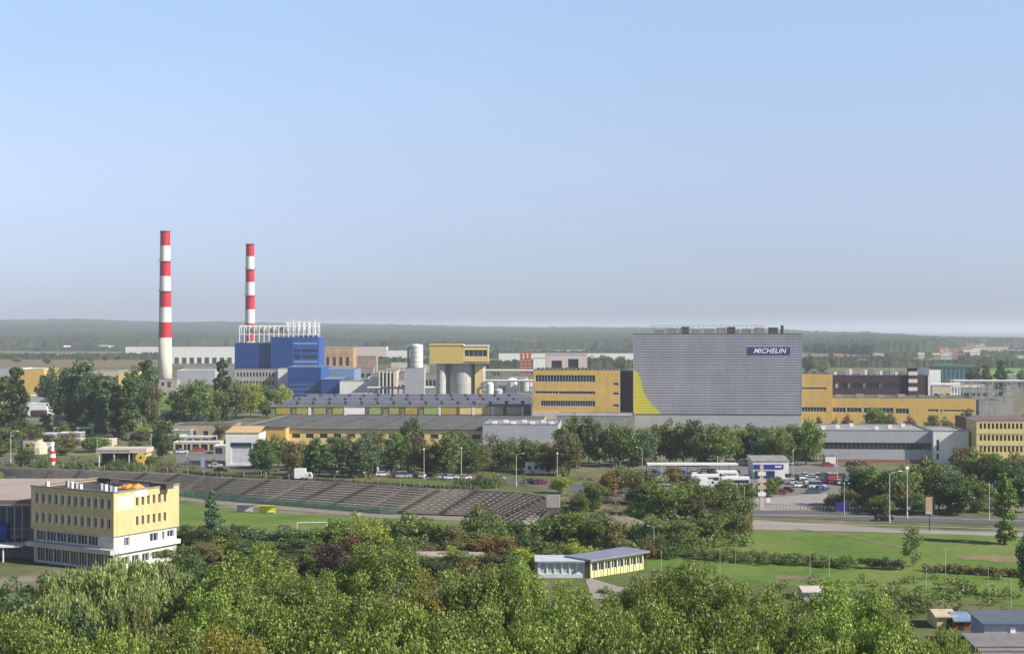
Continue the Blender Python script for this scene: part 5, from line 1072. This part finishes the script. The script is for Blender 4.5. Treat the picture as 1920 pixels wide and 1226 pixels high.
for (ua, ub, v, h_, lab) in ((1214, 1384, 890, 2.9, 'very long white-roofed carport across the back of the car park'), (1346, 1384, 907, 3.0, 'short white-roofed carport in front of the long one')):
    x, y, _ = G(ua, v); W_ = gx(ub, y) - x; r = empty('carport', (x, y, .05), lab, 'carport', -.02); MB().box(0, W_, 0, 5.2, h_, h_ + .45).build('roof', WHTM, r)
    for k in range(int(W_ / 3.2) + 1):
        for yy in (.3, 4.7): MB().box(k * 3.2, k * 3.2 + .16, yy, yy + .16, 0, h_).build('post', STEEL, r)
rc = random.Random(3); XC = sorted([(rc.uniform(1218, 1380), rc.uniform(888, 892)) for _ in range(16)] + [(1396 + 0 * k, 930) for k in range(0)] + [(1486 + (k % 9) * 12 + rc.uniform(-2, 2), 897 + (k // 9) * 11 + rc.uniform(-1, 1)) for k in range(18)] + [(rc.uniform(1260, 1345), rc.uniform(897, 903)) for _ in range(7)])
for i, (u, v) in enumerate(XC):
    c = rc.choice(['white', 'silver', 'grey', 'black', 'dark blue', 'white', 'red', 'green', 'silver']); x, y, _ = G(u, v); o = place('car', CP, (x, y, .10), rc.choice([1.45, 1.6, -1.5, .1]), 1.0, 'parked_car', f'{c} car packed in the car park rows and carport, {ordn(i, len(XC))}', 'car', 'cars packed in the car park rows')
    m = paint('car_' + c.replace(' ', '_'), CC[c], .25, .0)
    for ch in o.children:
        if ch.name.split('.')[0] in ('body', 'roof'): ch.material_slots[0].link = 'OBJECT'; ch.material_slots[0].material = m
BU = [(1296, 910), (1352, 915)]
for i, (u, v) in enumerate(BU): bus(u, v, f'white bus parked before the bushes by the car park, {ordn(i, len(BU))}', 8)
# ---------------------------------------------------------------- trees
def leaves(C, rad, n, size, seed, droop=0.0, flat=.5, aspect=.62):
    """n small leaf-spray faces scattered through clumps C (k,3) with radii rad"""
    r = np.random.default_rng(seed); k = len(C); w_ = rad ** 2; idx = r.choice(k, n, p=w_ / w_.sum())
    d = r.normal(size=(n, 3)); d /= np.linalg.norm(d, axis=1)[:, None]; d[:, 2] = d[:, 2] * .85 + .12
    p = C[idx] + d * (rad[idx] * (.45 + .62 * r.random(n) ** .7))[:, None]
    nrm = d * flat + r.normal(size=(n, 3)) * .55; nrm[:, 2] += .25; nrm /= np.linalg.norm(nrm, axis=1)[:, None]
    t = np.cross(nrm, r.normal(size=(n, 3))); t /= np.linalg.norm(t, axis=1)[:, None] + 1e-9
    if droop: t = t * (1 - droop) + np.array([0, 0, -1.0]) * droop; t /= np.linalg.norm(t, axis=1)[:, None]
    b = np.cross(nrm, t); b /= np.linalg.norm(b, axis=1)[:, None] + 1e-9
    s = (size * (.6 + .8 * r.random(n)))[:, None]
    V = np.stack([p - t * s, p + b * s * aspect, p + t * s, p - b * s * aspect], 1).reshape(-1, 3)
    return V, np.arange(n * 4).reshape(n, 4)
def clumps(kind, H, W, n, seed):
    r = np.random.default_rng(seed); d = r.normal(size=(n, 3)); d /= np.linalg.norm(d, axis=1)[:, None]; q = r.random(n) ** .38
    if kind == 'broad':
        base = .07 * H; cz = (H + base) / 2; rz_ = (H - base) / 2; C = np.stack([d[:, 0] * W / 2 * q, d[:, 1] * W / 2 * q, cz + d[:, 2] * rz_ * q], -1)
        C[:, 0] += .06 * W * np.sin(C[:, 2]); rad = W * (.09 + .09 * r.random(n)); C *= np.array([.86, .86, .93])
    elif kind == 'linden':
        q = r.random(n) ** .25; base = .1 * H; cz = (H + base) / 2; rz_ = (H - base) / 2; C = np.stack([d[:, 0] * W / 2 * q, d[:, 1] * W / 2 * q, cz + d[:, 2] * rz_ * q], -1); rad = W * (.06 + .08 * r.random(n) ** 1.3)
    elif kind == 'poplar':
        z = H * (.04 + .9 * r.random(n)); prof = np.sin(np.clip(z / H, 0, 1) ** .75 * np.pi) ** .6; a = r.random(n) * 6.283; rr = W / 2 * prof * r.random(n) ** .5 * .8
        C = np.stack([rr * np.cos(a), rr * np.sin(a), z], -1); rad = W * (.12 + .10 * r.random(n)) * (.5 + .5 * prof)
    elif kind == 'bush':
        C = np.stack([d[:, 0] * W / 2 * q, d[:, 1] * W / 2 * q, H * (.12 + .72 * np.abs(d[:, 2]) * q)], -1); rad = np.minimum(W, H) * (.14 + .12 * r.random(n))
    elif kind == 'conifer':
        z = H * (.06 + .9 * r.random(n) ** 1.2); a = r.random(n) * 6.283; rr = W / 2 * (1 - z / H) * (.4 + .6 * r.random(n)); C = np.stack([rr * np.cos(a), rr * np.sin(a), z], -1); rad = W * (.07 + .10 * (1 - z / H))
    return C, rad
def trunk_mesh(kind, H, W, seed):
    r = random.Random(seed); m = MB(); tr = max(.05, H * .017); top = H * (.9 if kind in ('poplar', 'conifer') else .62)
    pts = [(0, 0, 0)]
    for k in range(1, 5): pts.append((r.uniform(-.02, .02) * H, r.uniform(-.02, .02) * H, top * k / 4))
    for k in range(4): m.tube(pts[k], pts[k + 1], tr * (1.15 - .25 * k), tr * (1.15 - .25 * (k + 1)), 7)
    for k in range(7 if kind != 'bush' else 9):
        t = .3 + .1 * k if kind != 'bush' else .05; i = min(3, int(t * 4)); a = r.uniform(0, 6.28); b0 = Vector(pts[i]).lerp(Vector(pts[i + 1]), t * 4 - i) if t * 4 - i < 1 else Vector(pts[4])
        ln = W * (.33 if kind != 'poplar' else .18); e = b0 + Vector((math.cos(a) * ln, math.sin(a) * ln, H * .14)); m.tube(tuple(b0), tuple(e), tr * .42, tr * .12, 5)
        e2 = e + Vector((math.cos(a + .6) * ln * .4, math.sin(a + .6) * ln * .4, H * .08)); m.tube(tuple(e), tuple(e2), tr * .16, tr * .06, 4)
    return m
BARK = mat('bark', (.09, .07, .055), .9, var=.2, scale=2.0); BIRCH = mat('pale_bark', (.4, .38, .35), .85, var=.3, scale=2.0)
FM = {'green': foliage('leaf_green', (.045, .072, .016), (.11, .15, .035)), 'dark': foliage('leaf_dark', (.025, .05, .018), (.065, .10, .032)), 'olive': foliage('leaf_olive', (.05, .075, .02), (.11, .13, .04)),
      'yellow': foliage('leaf_yellowing', (.10, .13, .02), (.21, .22, .035)), 'rust': foliage('leaf_rust', (.075, .055, .022), (.15, .095, .035)), 'red': foliage('leaf_red', (.07, .038, .026), (.125, .06, .042)), 'brown': foliage('leaf_brown_green', (.07, .06, .03), (.12, .12, .045)),
      'blue': foliage('leaf_bluish', (.035, .065, .035), (.085, .125, .06)), 'linden': foliage('linden_leaf', (.028, .052, .010), (.19, .235, .05), .5, .28), 'lindeny': foliage('linden_leaf_turning', (.05, .07, .012), (.20, .16, .03), .5, .28), 'willow': foliage('willow_leaf', (.09, .12, .04), (.18, .205, .08), .45, .3), 'plum': foliage('plum_leaf', (.03, .018, .02), (.06, .035, .035))}
PR = {}
def proto(key, kind, H, W, nc, nl, ls, seed, droop=0.0, aspect=.62):
    C, rad = clumps(kind, H, W, nc, seed); V, f = leaves(C, rad, nl, ls, seed + 1, droop, .5, aspect)
    V[:, 2] *= H / np.percentile(V[:, 2], 99.7); rr = np.percentile(np.hypot(V[:, 0], V[:, 1]), 96); V[:, :2] *= W / 2 / rr
    V[:, 2] = np.maximum(V[:, 2], .02)
    PR[key] = (np_mesh('crown', V, f, FM['green']), trunk_mesh(kind, H, W, seed).mesh('trunk', BARK), H, W)
for s in range(4): proto(f'linden{s}', 'linden', 20, 14, 120, 44000, .155, 100 + s)
for s in range(3): proto(f'broad{s}', 'broad', 12, 9, 60, 4200, .30, 200 + s)
for s in range(2): proto(f'sparse{s}', 'broad', 12, 8, 38, 1500, .30, 250 + s)
for s in range(2): proto(f'poplar{s}', 'poplar', 20, 6, 70, 4600, .36, 300 + s)
for s in range(3): proto(f'bush{s}', 'bush', 4, 5.5, 30, 1700, .17, 400 + s)
for s in range(2): proto(f'conifer{s}', 'conifer', 12, 6, 60, 3000, .28, 500 + s, .3)
# willow: hanging strands
def willow(seed, H=15.0, W=15.0):
    r = np.random.default_rng(seed); ns = 1300; d = r.normal(size=(ns, 3)); d /= np.linalg.norm(d, axis=1)[:, None]; d[:, 2] = np.abs(d[:, 2]); q = .55 + .45 * r.random(ns)
    cl = r.normal(size=(22, 3)); cl /= np.linalg.norm(cl, axis=1)[:, None]; cl[:, 2] = np.abs(cl[:, 2]); near = np.argmax(d @ cl.T, 1); d = d * .74 + cl[near] * .26; d /= np.linalg.norm(d, axis=1)[:, None]
    root = np.stack([d[:, 0] * W / 2 * q, d[:, 1] * W / 2 * q, H * .50 + d[:, 2] * H * .47 * q], -1); ln = H * (.22 + .30 * r.random(ns)); per = 34
    t = r.random((ns, per)); P = root[:, None] + np.stack([d[:, None, 0] * t * 1.6, d[:, None, 1] * t * 1.6, -t ** 1.1 * ln[:, None]], -1) + r.normal(size=(ns, per, 3)) * np.array([.22, .22, .12])
    P = P.reshape(-1, 3); P = P[P[:, 2] > .4]; n = len(P); tt = r.normal(size=(n, 3)) * .35 + np.array([0, 0, -1.0]); tt /= np.linalg.norm(tt, axis=1)[:, None]; b = np.cross(tt, r.normal(size=(n, 3))); b /= np.linalg.norm(b, axis=1)[:, None]
    s = (.38 * (.6 + .7 * r.random(n)))[:, None]; V = np.stack([P - tt * s, P + b * s * .32, P + tt * s, P - b * s * .32], 1).reshape(-1, 3)
    return np_mesh('crown', V, np.arange(n * 4).reshape(n, 4), FM['willow']), trunk_mesh('broad', H, W, seed).mesh('trunk', BARK), H, W
PR['willow0'] = willow(61); PR['willow1'] = willow(62)
RT = random.Random(77)
def tree(key, u, vb, vt, wpx, col, name, label, cat, grp, D=None, bark=None):
    """stands on the ground at photo place (u, vb) or at distance D; top at vt; wpx = crown width in the photo"""
    cm, tm, H, W = PR[key]
    if D is None: x, y, z = G(u, vb); 
    else: x, y = gx(u, D), D
    z = float(basin(np.array(x), np.array(y))) if 250 < y < 470 and -190 < x < 20 else 0.0
    h = gz(vt, y) - z; sx = (wpx * y / F) / W; r = empty(name, (x, y, z - .03), label, cat, RT.uniform(0, 6.28), grp); r.scale = (sx, sx, h / H)
    linkm('crown', cm, r, mat=FM[col]); linkm('trunk', tm, r, mat=bark) if bark else linkm('trunk', tm, r); return r
CN = {'green': 'green', 'dark': 'dark green', 'olive': 'olive green', 'yellow': 'yellow-green', 'rust': 'rust-brown', 'red': 'reddish', 'brown': 'brownish green', 'blue': 'bluish green', 'linden': 'bright green', 'lindeny': 'yellowing', 'plum': 'dark purple', 'willow': 'pale green'}
def rowt(L, name, what, place_, grp, cat='tree'):
    L = sorted(L, key=lambda e: e[1])
    for i, e in enumerate(L):
        key, u, vb, vt, w_, col = e[:6]; D_ = e[6] if len(e) > 6 else None
        tree(key, u, vb, vt, w_, col, name, f'{CN[col]} {what} {place_}, {ordn(i, len(L))}', cat, grp, D_)
# foreground lindens
F1 = [(470, 1028, 165, 190), (556, 1078, 150, 150), (628, 1075, 172, 110), (712, 1024, 160, 190), (800, 1086, 150, 150), (895, 1068, 150, 150), (972, 1050, 150, 120), (1065, 1098, 140, 140), (1150, 1122, 140, 140), (1225, 1082, 150, 120), (1300, 1058, 152, 190), (1400, 1094, 146, 160), (1490, 1128, 140, 140), (1585, 1098, 138, 160), (1665, 1132, 134, 140)]
F2 = [(395, 1100, 140, 150), (470, 1130, 126, 190), (590, 1128, 128, 180), (690, 1120, 124, 170), (800, 1140, 124, 180), (910, 1142, 122, 180), (1020, 1128, 124, 180), (1130, 1150, 120, 180), (1240, 1136, 122, 180), (1350, 1136, 120, 190), (1460, 1156, 118, 180), (1570, 1150, 116, 180), (1680, 1162, 114, 170), (1770, 1190, 112, 130)]
F3 = [(40, 1160, 116, 210), (112, 1200, 108, 130), (215, 1186, 108, 150), (320, 1172, 112, 180), (430, 1190, 106, 230), (570, 1192, 104, 240), (710, 1190, 104, 240), (850, 1196, 102, 240), (990, 1190, 104, 240), (1130, 1200, 102, 240), (1270, 1196, 102, 240), (1410, 1200, 102, 240), (1550, 1204, 102, 240), (1690, 1206, 102, 220), (1800, 1216, 104, 110)]
for L, nm in ((F1, 'back'), (F2, 'middle'), (F3, 'front')):
    rowt([(f'linden{(i * 3 + len(nm)) % 4}', u, 0, vt, w_ * 1.08, 'lindeny' if (i == 4 and nm != 'middle') else 'linden', D_) for i, (u, vt, D_, w_) in enumerate(L)], 'linden_tree', 'linden crown', f'in the {nm} row of the foreground', f'foreground lindens, {nm} row')
rowt([('willow0', 145, 0, 1056, 170, 'willow', 196), ('willow1', 228, 0, 1034, 200, 'willow', 192), ('willow0', 300, 0, 1042, 150, 'willow', 196), ('willow1', 118, 0, 1092, 140, 'willow', 182), ('willow1', 255, 0, 1100, 150, 'willow', 178)], 'willow_tree', 'drooping willow', 'below the yellow office', 'willows below the yellow office')
rowt([('broad0', 20, 0, 1090, 120, 'dark', 190), ('broad1', 75, 0, 1078, 110, 'dark', 205), ('broad2', 10, 0, 1122, 120, 'dark', 170), ('broad1', 150, 0, 1140, 110, 'dark', 160), ('broad0', 365, 0, 1040, 90, 'dark', 210), ('broad2', 400, 0, 1062, 90, 'dark', 195), ('broad1', 345, 0, 1110, 110, 'green', 170), ('broad0', 270, 0, 1140, 110, 'brown', 150)], 'broadleaf_tree', 'shady tree', 'around the willows', 'shady trees around the willows')
# belt of shrubs and trees between the pitch and the lindens
BELT = [('conifer0', 397, 1015, 920, 46, 'blue'), ('broad1', 352, 1030, 985, 60, 'dark'), ('broad0', 385, 1040, 988, 70, 'dark'), ('broad2', 440, 1030, 985, 75, 'dark'), ('broad1', 490, 1035, 990, 80, 'blue'), ('broad0', 545, 1038, 985, 80, 'blue'), ('broad2', 590, 1042, 992, 70, 'green'), ('broad1', 640, 1040, 975, 70, 'green'),
  ('sparse0', 672, 1030, 958, 60, 'yellow'), ('broad0', 700, 1035, 972, 60, 'yellow'), ('broad2', 735, 1030, 975, 60, 'olive'), ('broad1', 775, 1030, 965, 70, 'green'), ('broad0', 815, 1032, 972, 60, 'olive'), ('broad2', 848, 1035, 985, 50, 'brown'), ('broad1', 900, 1030, 950, 62, 'olive'), ('broad0', 930, 1035, 975, 56, 'green'), ('broad2', 965, 1030, 978, 60, 'dark'), ('broad1', 1000, 1030, 980, 60, 'olive'), ('broad0', 1040, 1030, 962, 60, 'green'), ('broad2', 1080, 1032, 960, 60, 'green'), ('broad1', 1120, 1034, 965, 60, 'olive'), ('bush0', 1085, 1048, 1012, 70, 'yellow'), ('bush1', 1030, 1052, 1018, 60, 'olive'), ('broad0', 1150, 1035, 972, 55, 'brown'),
  ('broad1', 905, 1055, 1005, 60, 'rust'), ('broad2', 945, 1058, 1008, 62, 'rust'), ('broad0', 860, 1052, 1012, 60, 'brown'), ('broad1', 655, 1060, 1000, 50, 'rust'), ('broad2', 624, 1080, 1018, 55, 'plum'), ('bush2', 800, 1050, 1018, 60, 'brown'), ('bush0', 760, 1048, 1010, 60, 'green'), ('broad1', 990, 1048, 1000, 50, 'dark'), ('bush1', 700, 1050, 1005, 70, 'olive'), ('broad2', 560, 1060, 1010, 70, 'dark'), ('broad0', 500, 1060, 1015, 70, 'green'), ('broad1', 455, 1062, 1015, 70, 'dark')]
rb = random.Random(5); BELT2 = []
for i in range(44):
    u = 335 + i * 20 + rb.uniform(-8, 8); vb = rb.uniform(1040, 1082); BELT2.append((f'bush{i % 3}' if i % 2 else f'broad{i % 3}', u, vb, vb - rb.uniform(34, 52), rb.uniform(52, 80), ['olive', 'green', 'brown', 'dark', 'yellow', 'olive', 'rust'][i % 7]))
BELT = [(*b[:4], b[4] * 1.18, b[5]) for b in BELT]
BELT2 += [('bush1', 1135, 1112, 1098, 26, 'olive'), ('bush2', 1212, 1114, 1094, 34, 'dark'), ('bush0', 1160, 1128, 1106, 40, 'green')]
rowt([(*b[:4], b[4] * 1.18, b[5]) for b in BELT2 if not (995 < b[1] < 1222 and b[2] < 1095)], 'shrub', 'shrub', 'just behind the foreground lindens', 'shrubs behind the foreground lindens', 'shrub')
rowt(BELT, 'broadleaf_tree', 'tree', 'between the pitch and the lindens', 'belt of trees south of the pitch')
MID = [('broad0', 1245, 985, 893, 90, 'green'), ('broad1', 1215, 965, 905, 60, 'dark'), ('broad2', 1285, 980, 905, 60, 'green'), ('broad0', 1350, 985, 902, 85, 'green'), ('broad1', 1385, 995, 925, 60, 'olive'), ('broad2', 1320, 990, 935, 70, 'brown'), ('broad0', 1370, 1008, 950, 70, 'olive'), ('broad1', 1325, 1015, 960, 70, 'olive'), ('broad2', 1275, 1020, 975, 70, 'olive'), ('broad0', 1225, 1020, 965, 60, 'green'), ('broad1', 1345, 985, 940, 45, 'rust'), ('broad2', 1260, 912, 875, 30, 'rust'), ('broad0', 1112, 958, 898, 56, 'green'), ('broad1', 1085, 962, 925, 44, 'olive'), ('broad2', 1195, 985, 940, 46, 'green'), ('bush1', 1060, 962, 940, 44, 'olive'), ('bush0', 1130, 985, 955, 50, 'brown'), ('broad1', 1180, 925, 878, 46, 'olive'), ('broad0', 1300, 935, 893, 40, 'green'), ('broad1', 1365, 935, 898, 46, 'olive'), ('broad2', 1400, 945, 905, 40, 'green'), ('broad0', 1268, 905, 876, 32, 'olive'), ('bush2', 1425, 925, 905, 30, 'green'), ('bush0', 1100, 1004, 975, 56, 'olive'), ('bush1', 1140, 1012, 982, 60, 'brown'), ('bush2', 1172, 1012, 985, 50, 'green'), ('bush0', 1200, 1012, 975, 50, 'olive'), ('bush2', 1075, 992, 962, 46, 'green'), ('broad1', 1212, 915, 880, 36, 'brown'), ('broad1', 1140, 935, 880, 40, 'rust'), ('broad2', 1160, 930, 872, 50, 'brown'), ('broad0', 1190, 945, 880, 60, 'brown'), ('bush0', 1228, 1040, 1000, 50, 'brown'), ('bush1', 1245, 1045, 1005, 70, 'dark'), ('bush2', 1290, 1030, 995, 70, 'green'), ('bush0', 1395, 1004, 965, 40, 'rust'), ('broad1', 1440, 930, 898, 40, 'olive'), ('broad2', 1455, 915, 893, 30, 'olive'), ('broad0', 1050, 925, 890, 40, 'yellow'), ('bush1', 1222, 1046, 1012, 40, 'rust')]
rowt(MID, 'broadleaf_tree', 'tree', 'in the clump between mound and lawn', 'clump of trees beside the lawn')
# street trees before the long yellow hall
STR = []; cols = ['dark', 'brown', 'olive', 'green', 'brown', 'dark', 'olive', 'blue', 'olive', 'red', 'brown', 'dark', 'brown', 'green', 'olive', 'brown']
for i in range(38):
    u = 488 + i * 15.5 + RT.uniform(-5, 5); STR.append((['broad0', 'sparse0', 'broad1', 'sparse1', 'broad2'][i % 5], u, RT.uniform(876, 896), RT.uniform(803, 834), RT.uniform(38, 56), cols[(i * 3) % 16]))
STR += [('broad1', 770, 860, 782, 46, 'dark'), ('broad2', 492, 892, 822, 44, 'dark'), ('broad0', 570, 893, 862, 30, 'dark'), ('broad1', 655, 895, 850, 42, 'blue'), ('bush0', 900, 915, 892, 46, 'dark'), ('bush1', 870, 912, 890, 40, 'green'), ('bush2', 930, 914, 888, 40, 'green')]
rowt(STR, 'street_tree', 'street tree', 'before the long yellow hall', 'street trees behind the stadium')
ROW = []
for i in range(21):
    u = 1062 + i * 21.5 + RT.uniform(-4, 4); t = np.interp(u, [1050, 1100, 1130, 1180, 1200, 1260, 1350, 1480, 1510, 1545], [785, 780, 785, 805, 798, 790, 790, 800, 790, 800])
    ROW.append((f'broad{i % 3}', u, RT.uniform(866, 876), t + RT.uniform(-3, 9), RT.uniform(42, 56), ['green', 'dark', 'blue', 'green', 'olive'][i % 5]))
ROW.append(('broad1', 1512, 872, 787, 66, 'green'))
rowt(ROW, 'row_tree', 'tree', 'in the long row before the grey warehouse', 'tree row before the grey warehouse')
RC = [(1610, 950, 868, 62, 'dark'), (1640, 955, 872, 66, 'green'), (1668, 960, 882, 56, 'dark'), (1700, 950, 870, 60, 'green'), (1735, 945, 858, 60, 'olive'), (1760, 962, 885, 66, 'dark'), (1795, 965, 890, 66, 'dark'), (1825, 920, 842, 70, 'olive'), (1862, 925, 850, 70, 'green'), (1895, 930, 862, 70, 'dark'), (1912, 915, 850, 60, 'brown'), (1690, 962, 905, 50, 'brown'), (1830, 960, 892, 66, 'green'), (1565, 955, 925, 40, 'olive'), (1720, 965, 925, 46, 'blue'), (1655, 965, 925, 46, 'olive'), (1780, 930, 870, 60, 'blue'), (1805, 890, 838, 50, 'rust'), (1590, 958, 912, 44, 'brown'), (1925, 960, 890, 60, 'dark')]
rowt([(f'broad{i % 3}', a, b, c, d, e) for i, (a, b, c, d, e) in enumerate(RC)], 'roadside_tree', 'tree', 'in the cluster beyond the street at right', 'tree cluster beyond the street')
tree('poplar1', 1884, 1020, 888, 46, 'green', 'poplar_tree', 'slender leaning green poplar standing alone on the lawn at right', 'tree', None)
tree('sparse1', 1712, 1062, 985, 40, 'olive', 'young_tree', 'thin sparse young tree standing in front of the hedge', 'tree', None, bark=BIRCH)
tree('broad1', 1925, 1120, 1000, 34, 'dark', 'dark_tree', 'dark tree cut off by the right edge of the lawn', 'tree', None)
tree('bush1', 1715, 1150, 1098, 90, 'olive', 'grey_bush', 'broad grey-green bush below the hedge near the kiosks', 'bush', None)
# left: poplars and trees before the factory
LEFT = [('poplar0', 30, 812, 690, 42, 'dark'), ('poplar1', 8, 800, 706, 40, 'olive'), ('broad1', 92, 775, 688, 50, 'blue'), ('poplar1', 128, 800, 692, 40, 'blue'), ('broad0', 140, 805, 676, 60, 'blue'), ('poplar0', 160, 808, 680, 50, 'blue'), ('broad2', 178, 812, 700, 60, 'blue'), ('poplar1', 205, 815, 706, 42, 'blue'), ('poplar0', 222, 820, 722, 36, 'dark'), ('poplar1', 240, 822, 700, 36, 'dark'), ('broad1', 258, 800, 690, 40, 'dark'), ('poplar0', 275, 780, 676, 40, 'dark'), ('broad0', 285, 800, 718, 40, 'brown'), ('poplar1', 190, 818, 730, 30, 'blue'), ('broad2', 115, 800, 725, 50, 'blue'), ('broad0', 305, 860, 782, 42, 'dark'), ('broad1', 340, 785, 722, 50, 'green'), ('broad2', 370, 795, 712, 56, 'green'), ('broad0', 400, 792, 722, 50, 'olive'), ('poplar0', 417, 790, 676, 34, 'dark'), ('broad1', 440, 788, 715, 50, 'olive'), ('broad2', 470, 785, 718, 50, 'yellow'), ('broad0', 500, 782, 722, 46, 'olive'), ('broad1', 527, 775, 722, 38, 'yellow'), ('broad2', 330, 770, 735, 36, 'rust'), ('broad1', 60, 840, 795, 40, 'olive'), ('broad0', 20, 845, 800, 50, 'olive'), ('broad2', 45, 878, 842, 40, 'dark'), ('bush0', 75, 880, 858, 50, 'green'), ('bush1', 145, 880, 855, 60, 'olive'), ('bush2', 215, 882, 858, 56, 'olive'), ('bush0', 258, 886, 862, 40, 'green'), ('broad0', 130, 845, 810, 40, 'brown'), ('bush1', 310, 888, 868, 44, 'brown')]
rowt(LEFT, 'left_tree', 'tree', 'left of the blue halls', 'trees at the left of the factory')
FAC = [(1110, 690, 667, 30, 'dark', 1700), (1135, 690, 666, 34, 'dark', 1750), (1165, 700, 668, 30, 'olive', 1500), (1516, 690, 664, 28, 'dark', 1500), (1590, 0, 778, 22, 'rust', 560), (1640, 0, 764, 46, 'green', 600), (1665, 0, 772, 40, 'olive', 590), (1705, 0, 780, 24, 'rust', 560), (1750, 0, 778, 30, 'brown', 570), (1775, 0, 782, 30, 'brown', 570), (1815, 0, 768, 32, 'dark', 540), (1535, 0, 782, 16, 'rust', 575), (1565, 0, 783, 16, 'olive', 575), (1820, 0, 688, 20, 'dark', 1050), (1848, 0, 684, 22, 'dark', 1020), (1876, 0, 676, 24, 'dark', 960), (1918, 0, 692, 20, 'green', 1050), (1833, 0, 690, 14, 'dark', 1045)]
rowt([(('poplar0' if 1815 < u < 1880 and D_ > 900 else f'broad{i % 3}'), u, 0, vt, w_, c, D_) for i, (u, _v, vt, w_, c, D_) in enumerate(FAC)], 'factory_tree', 'tree', 'among the factory buildings at right', 'trees among the factory buildings')
rx_ = random.Random(9); XT = [(f'broad{i % 3}', rx_.uniform(-10, 470), 0, 0, rx_.uniform(26, 44), ['olive', 'green', 'dark', 'brown', 'olive'][i % 5]) for i in range(26)]
XT = [(k, u, vb := rx_.uniform(790, 872), vb - rx_.uniform(16, 30), w_, c) for k, u, _a, _b, w_, c in XT if not 415 < u < 490]
rowt(XT, 'yard_tree', 'small tree', 'in the yards at left', 'small trees in the yards at left')
PT = [(f'broad{i % 3}', [rx_.uniform(250, 1000), rx_.uniform(1500, 1920), rx_.uniform(-10, 300)][i % 3], vb := rx_.uniform(665, 738), vb - (vb - 618) * rx_.uniform(.12, .22), (vb - 618) * rx_.uniform(.18, .34), ['olive', 'green', 'dark', 'brown'][i % 4]) for i in range(48)]
rowt(PT, 'plain_tree', 'small far tree', 'on the plain behind the works', 'far trees behind the works')
# hedge on the lawn: three lengths
def hedge(pts, wpx, h, col, label, name='hedge'):
    P = [Vector(G(u, v)[:2]) for u, v in pts]; C = []; rad = []; r = np.random.default_rng(len(pts) + int(h * 10))
    for a, b in zip(P, P[1:]):
        n = int((b - a).length / .7)
        for k in range(n):
            p = a.lerp(b, k / n)
            for j in range(3): C.append((p.x + r.normal() * .3, p.y + r.normal() * wpx * .3, h * (.25 + .5 * r.random()))); rad.append(h * (.28 + .12 * r.random()))
    C = np.array(C); o0 = C[0].copy(); o0[2] = 0; V, f = leaves(C - o0, np.array(rad), int(len(C) * 110), .15, 9); V[:, 2] = np.maximum(V[:, 2], .02)
    o = linkm(name, np_mesh(name, V, f, FM[col]), None, tuple(o0)); tag(o, label, 'hedge')
hedge([(1275, 1041), (1340, 1050), (1430, 1055), (1520, 1060), (1605, 1064)], 4.6, 2.2, 'olive', 'long clipped hedge on the lawn left of the young tree')
hedge([(1618, 1065), (1660, 1067), (1700, 1069)], 1.8, 2.1, 'dark', 'short dark hedge piece beside the young tree')
hedge([(1738, 1071), (1800, 1075), (1860, 1079), (1930, 1083)], 1.6, 1.6, 'brown', 'brownish hedge at the right end of the lawn')
hedge([(345, 888), (470, 898), (560, 902), (700, 910), (800, 916), (900, 920)], 1.4, 1.3, 'brown', 'ragged brownish hedge along the fence above the terrace')
# low scrub, weeds and grass tufts nobody could count
def scrub(name, boxes, n, size, col, label, seed):
    r = np.random.default_rng(seed); Vs = []
    for (ua, ub, va, vb) in boxes:
        m_ = n // len(boxes); u = r.uniform(ua, ub, m_); v = r.uniform(va, vb, m_); D_ = 120015 / (v - 618); X_ = (u - 960) * D_ / F; Vs.append(np.stack([X_, D_, basin(X_, D_) + .0], -1))
    C = np.concatenate(Vs); rad = size * (.4 + r.random(len(C))); C[:, 2] += rad * .5; V, f = leaves(C, rad, len(C) * 40, size * .22, seed + 1); V[:, 2] = np.maximum(V[:, 2], ZB)
    o = linkm(name, np_mesh(name, V, f, FM[col])); tag(o, label, 'undergrowth', None, 'stuff')
scrub('undergrowth', [(330, 1200, 1022, 1050), (1180, 1400, 985, 1030), (700, 990, 1050, 1090)], 640, 1.3, 'olive', 'tangled undergrowth between the trees south of the pitch', 31)
scrub('roadside_scrub', [(480, 1100, 880, 912), (0, 420, 868, 884), (1560, 1900, 935, 962)], 330, 1.0, 'brown', 'low scrub along the street behind the stadium', 32)
scrub('meadow_scrub', [(1430, 1900, 1085, 1135), (1560, 1920, 1105, 1160)], 100, 1.1, 'olive', 'rough weeds below the hedge at lower right', 33)
scrub('yard_scrub', [(300, 420, 742, 800), (0, 330, 800, 850), (1500, 1830, 790, 800), (1040, 1180, 790, 830)], 360, 1.6, 'olive', 'weeds and bushes in the factory yards', 34)
scrub('mound_scrub', [(1060, 1200, 930, 985)], 120, .7, 'rust', 'dry weeds on the earth mound', 35)
# ---------------------------------------------------------------- haze over the plain
hz_ = MB().box(-16000, 16000, -320, 31500, ZB - 2, 125).build('haze', None); hz_['kind'] = 'stuff'; hz_['label'] = 'thin pale haze over the whole plain'
m = bpy.data.materials.new('haze'); m.use_nodes = True; t = m.node_tree; t.nodes.clear(); pv = t.nodes.new('ShaderNodeVolumePrincipled'); pv.inputs['Color'].default_value = (.80, .88, 1.0, 1); pv.inputs['Density'].default_value = 1.0e-4; pv.inputs['Anisotropy'].default_value = .1
out = t.nodes.new('ShaderNodeOutputMaterial'); t.links.new(pv.outputs[0], out.inputs['Volume']); hz_.data.materials.append(m) if not hz_.data.materials else hz_.data.materials.__setitem__(0, m)
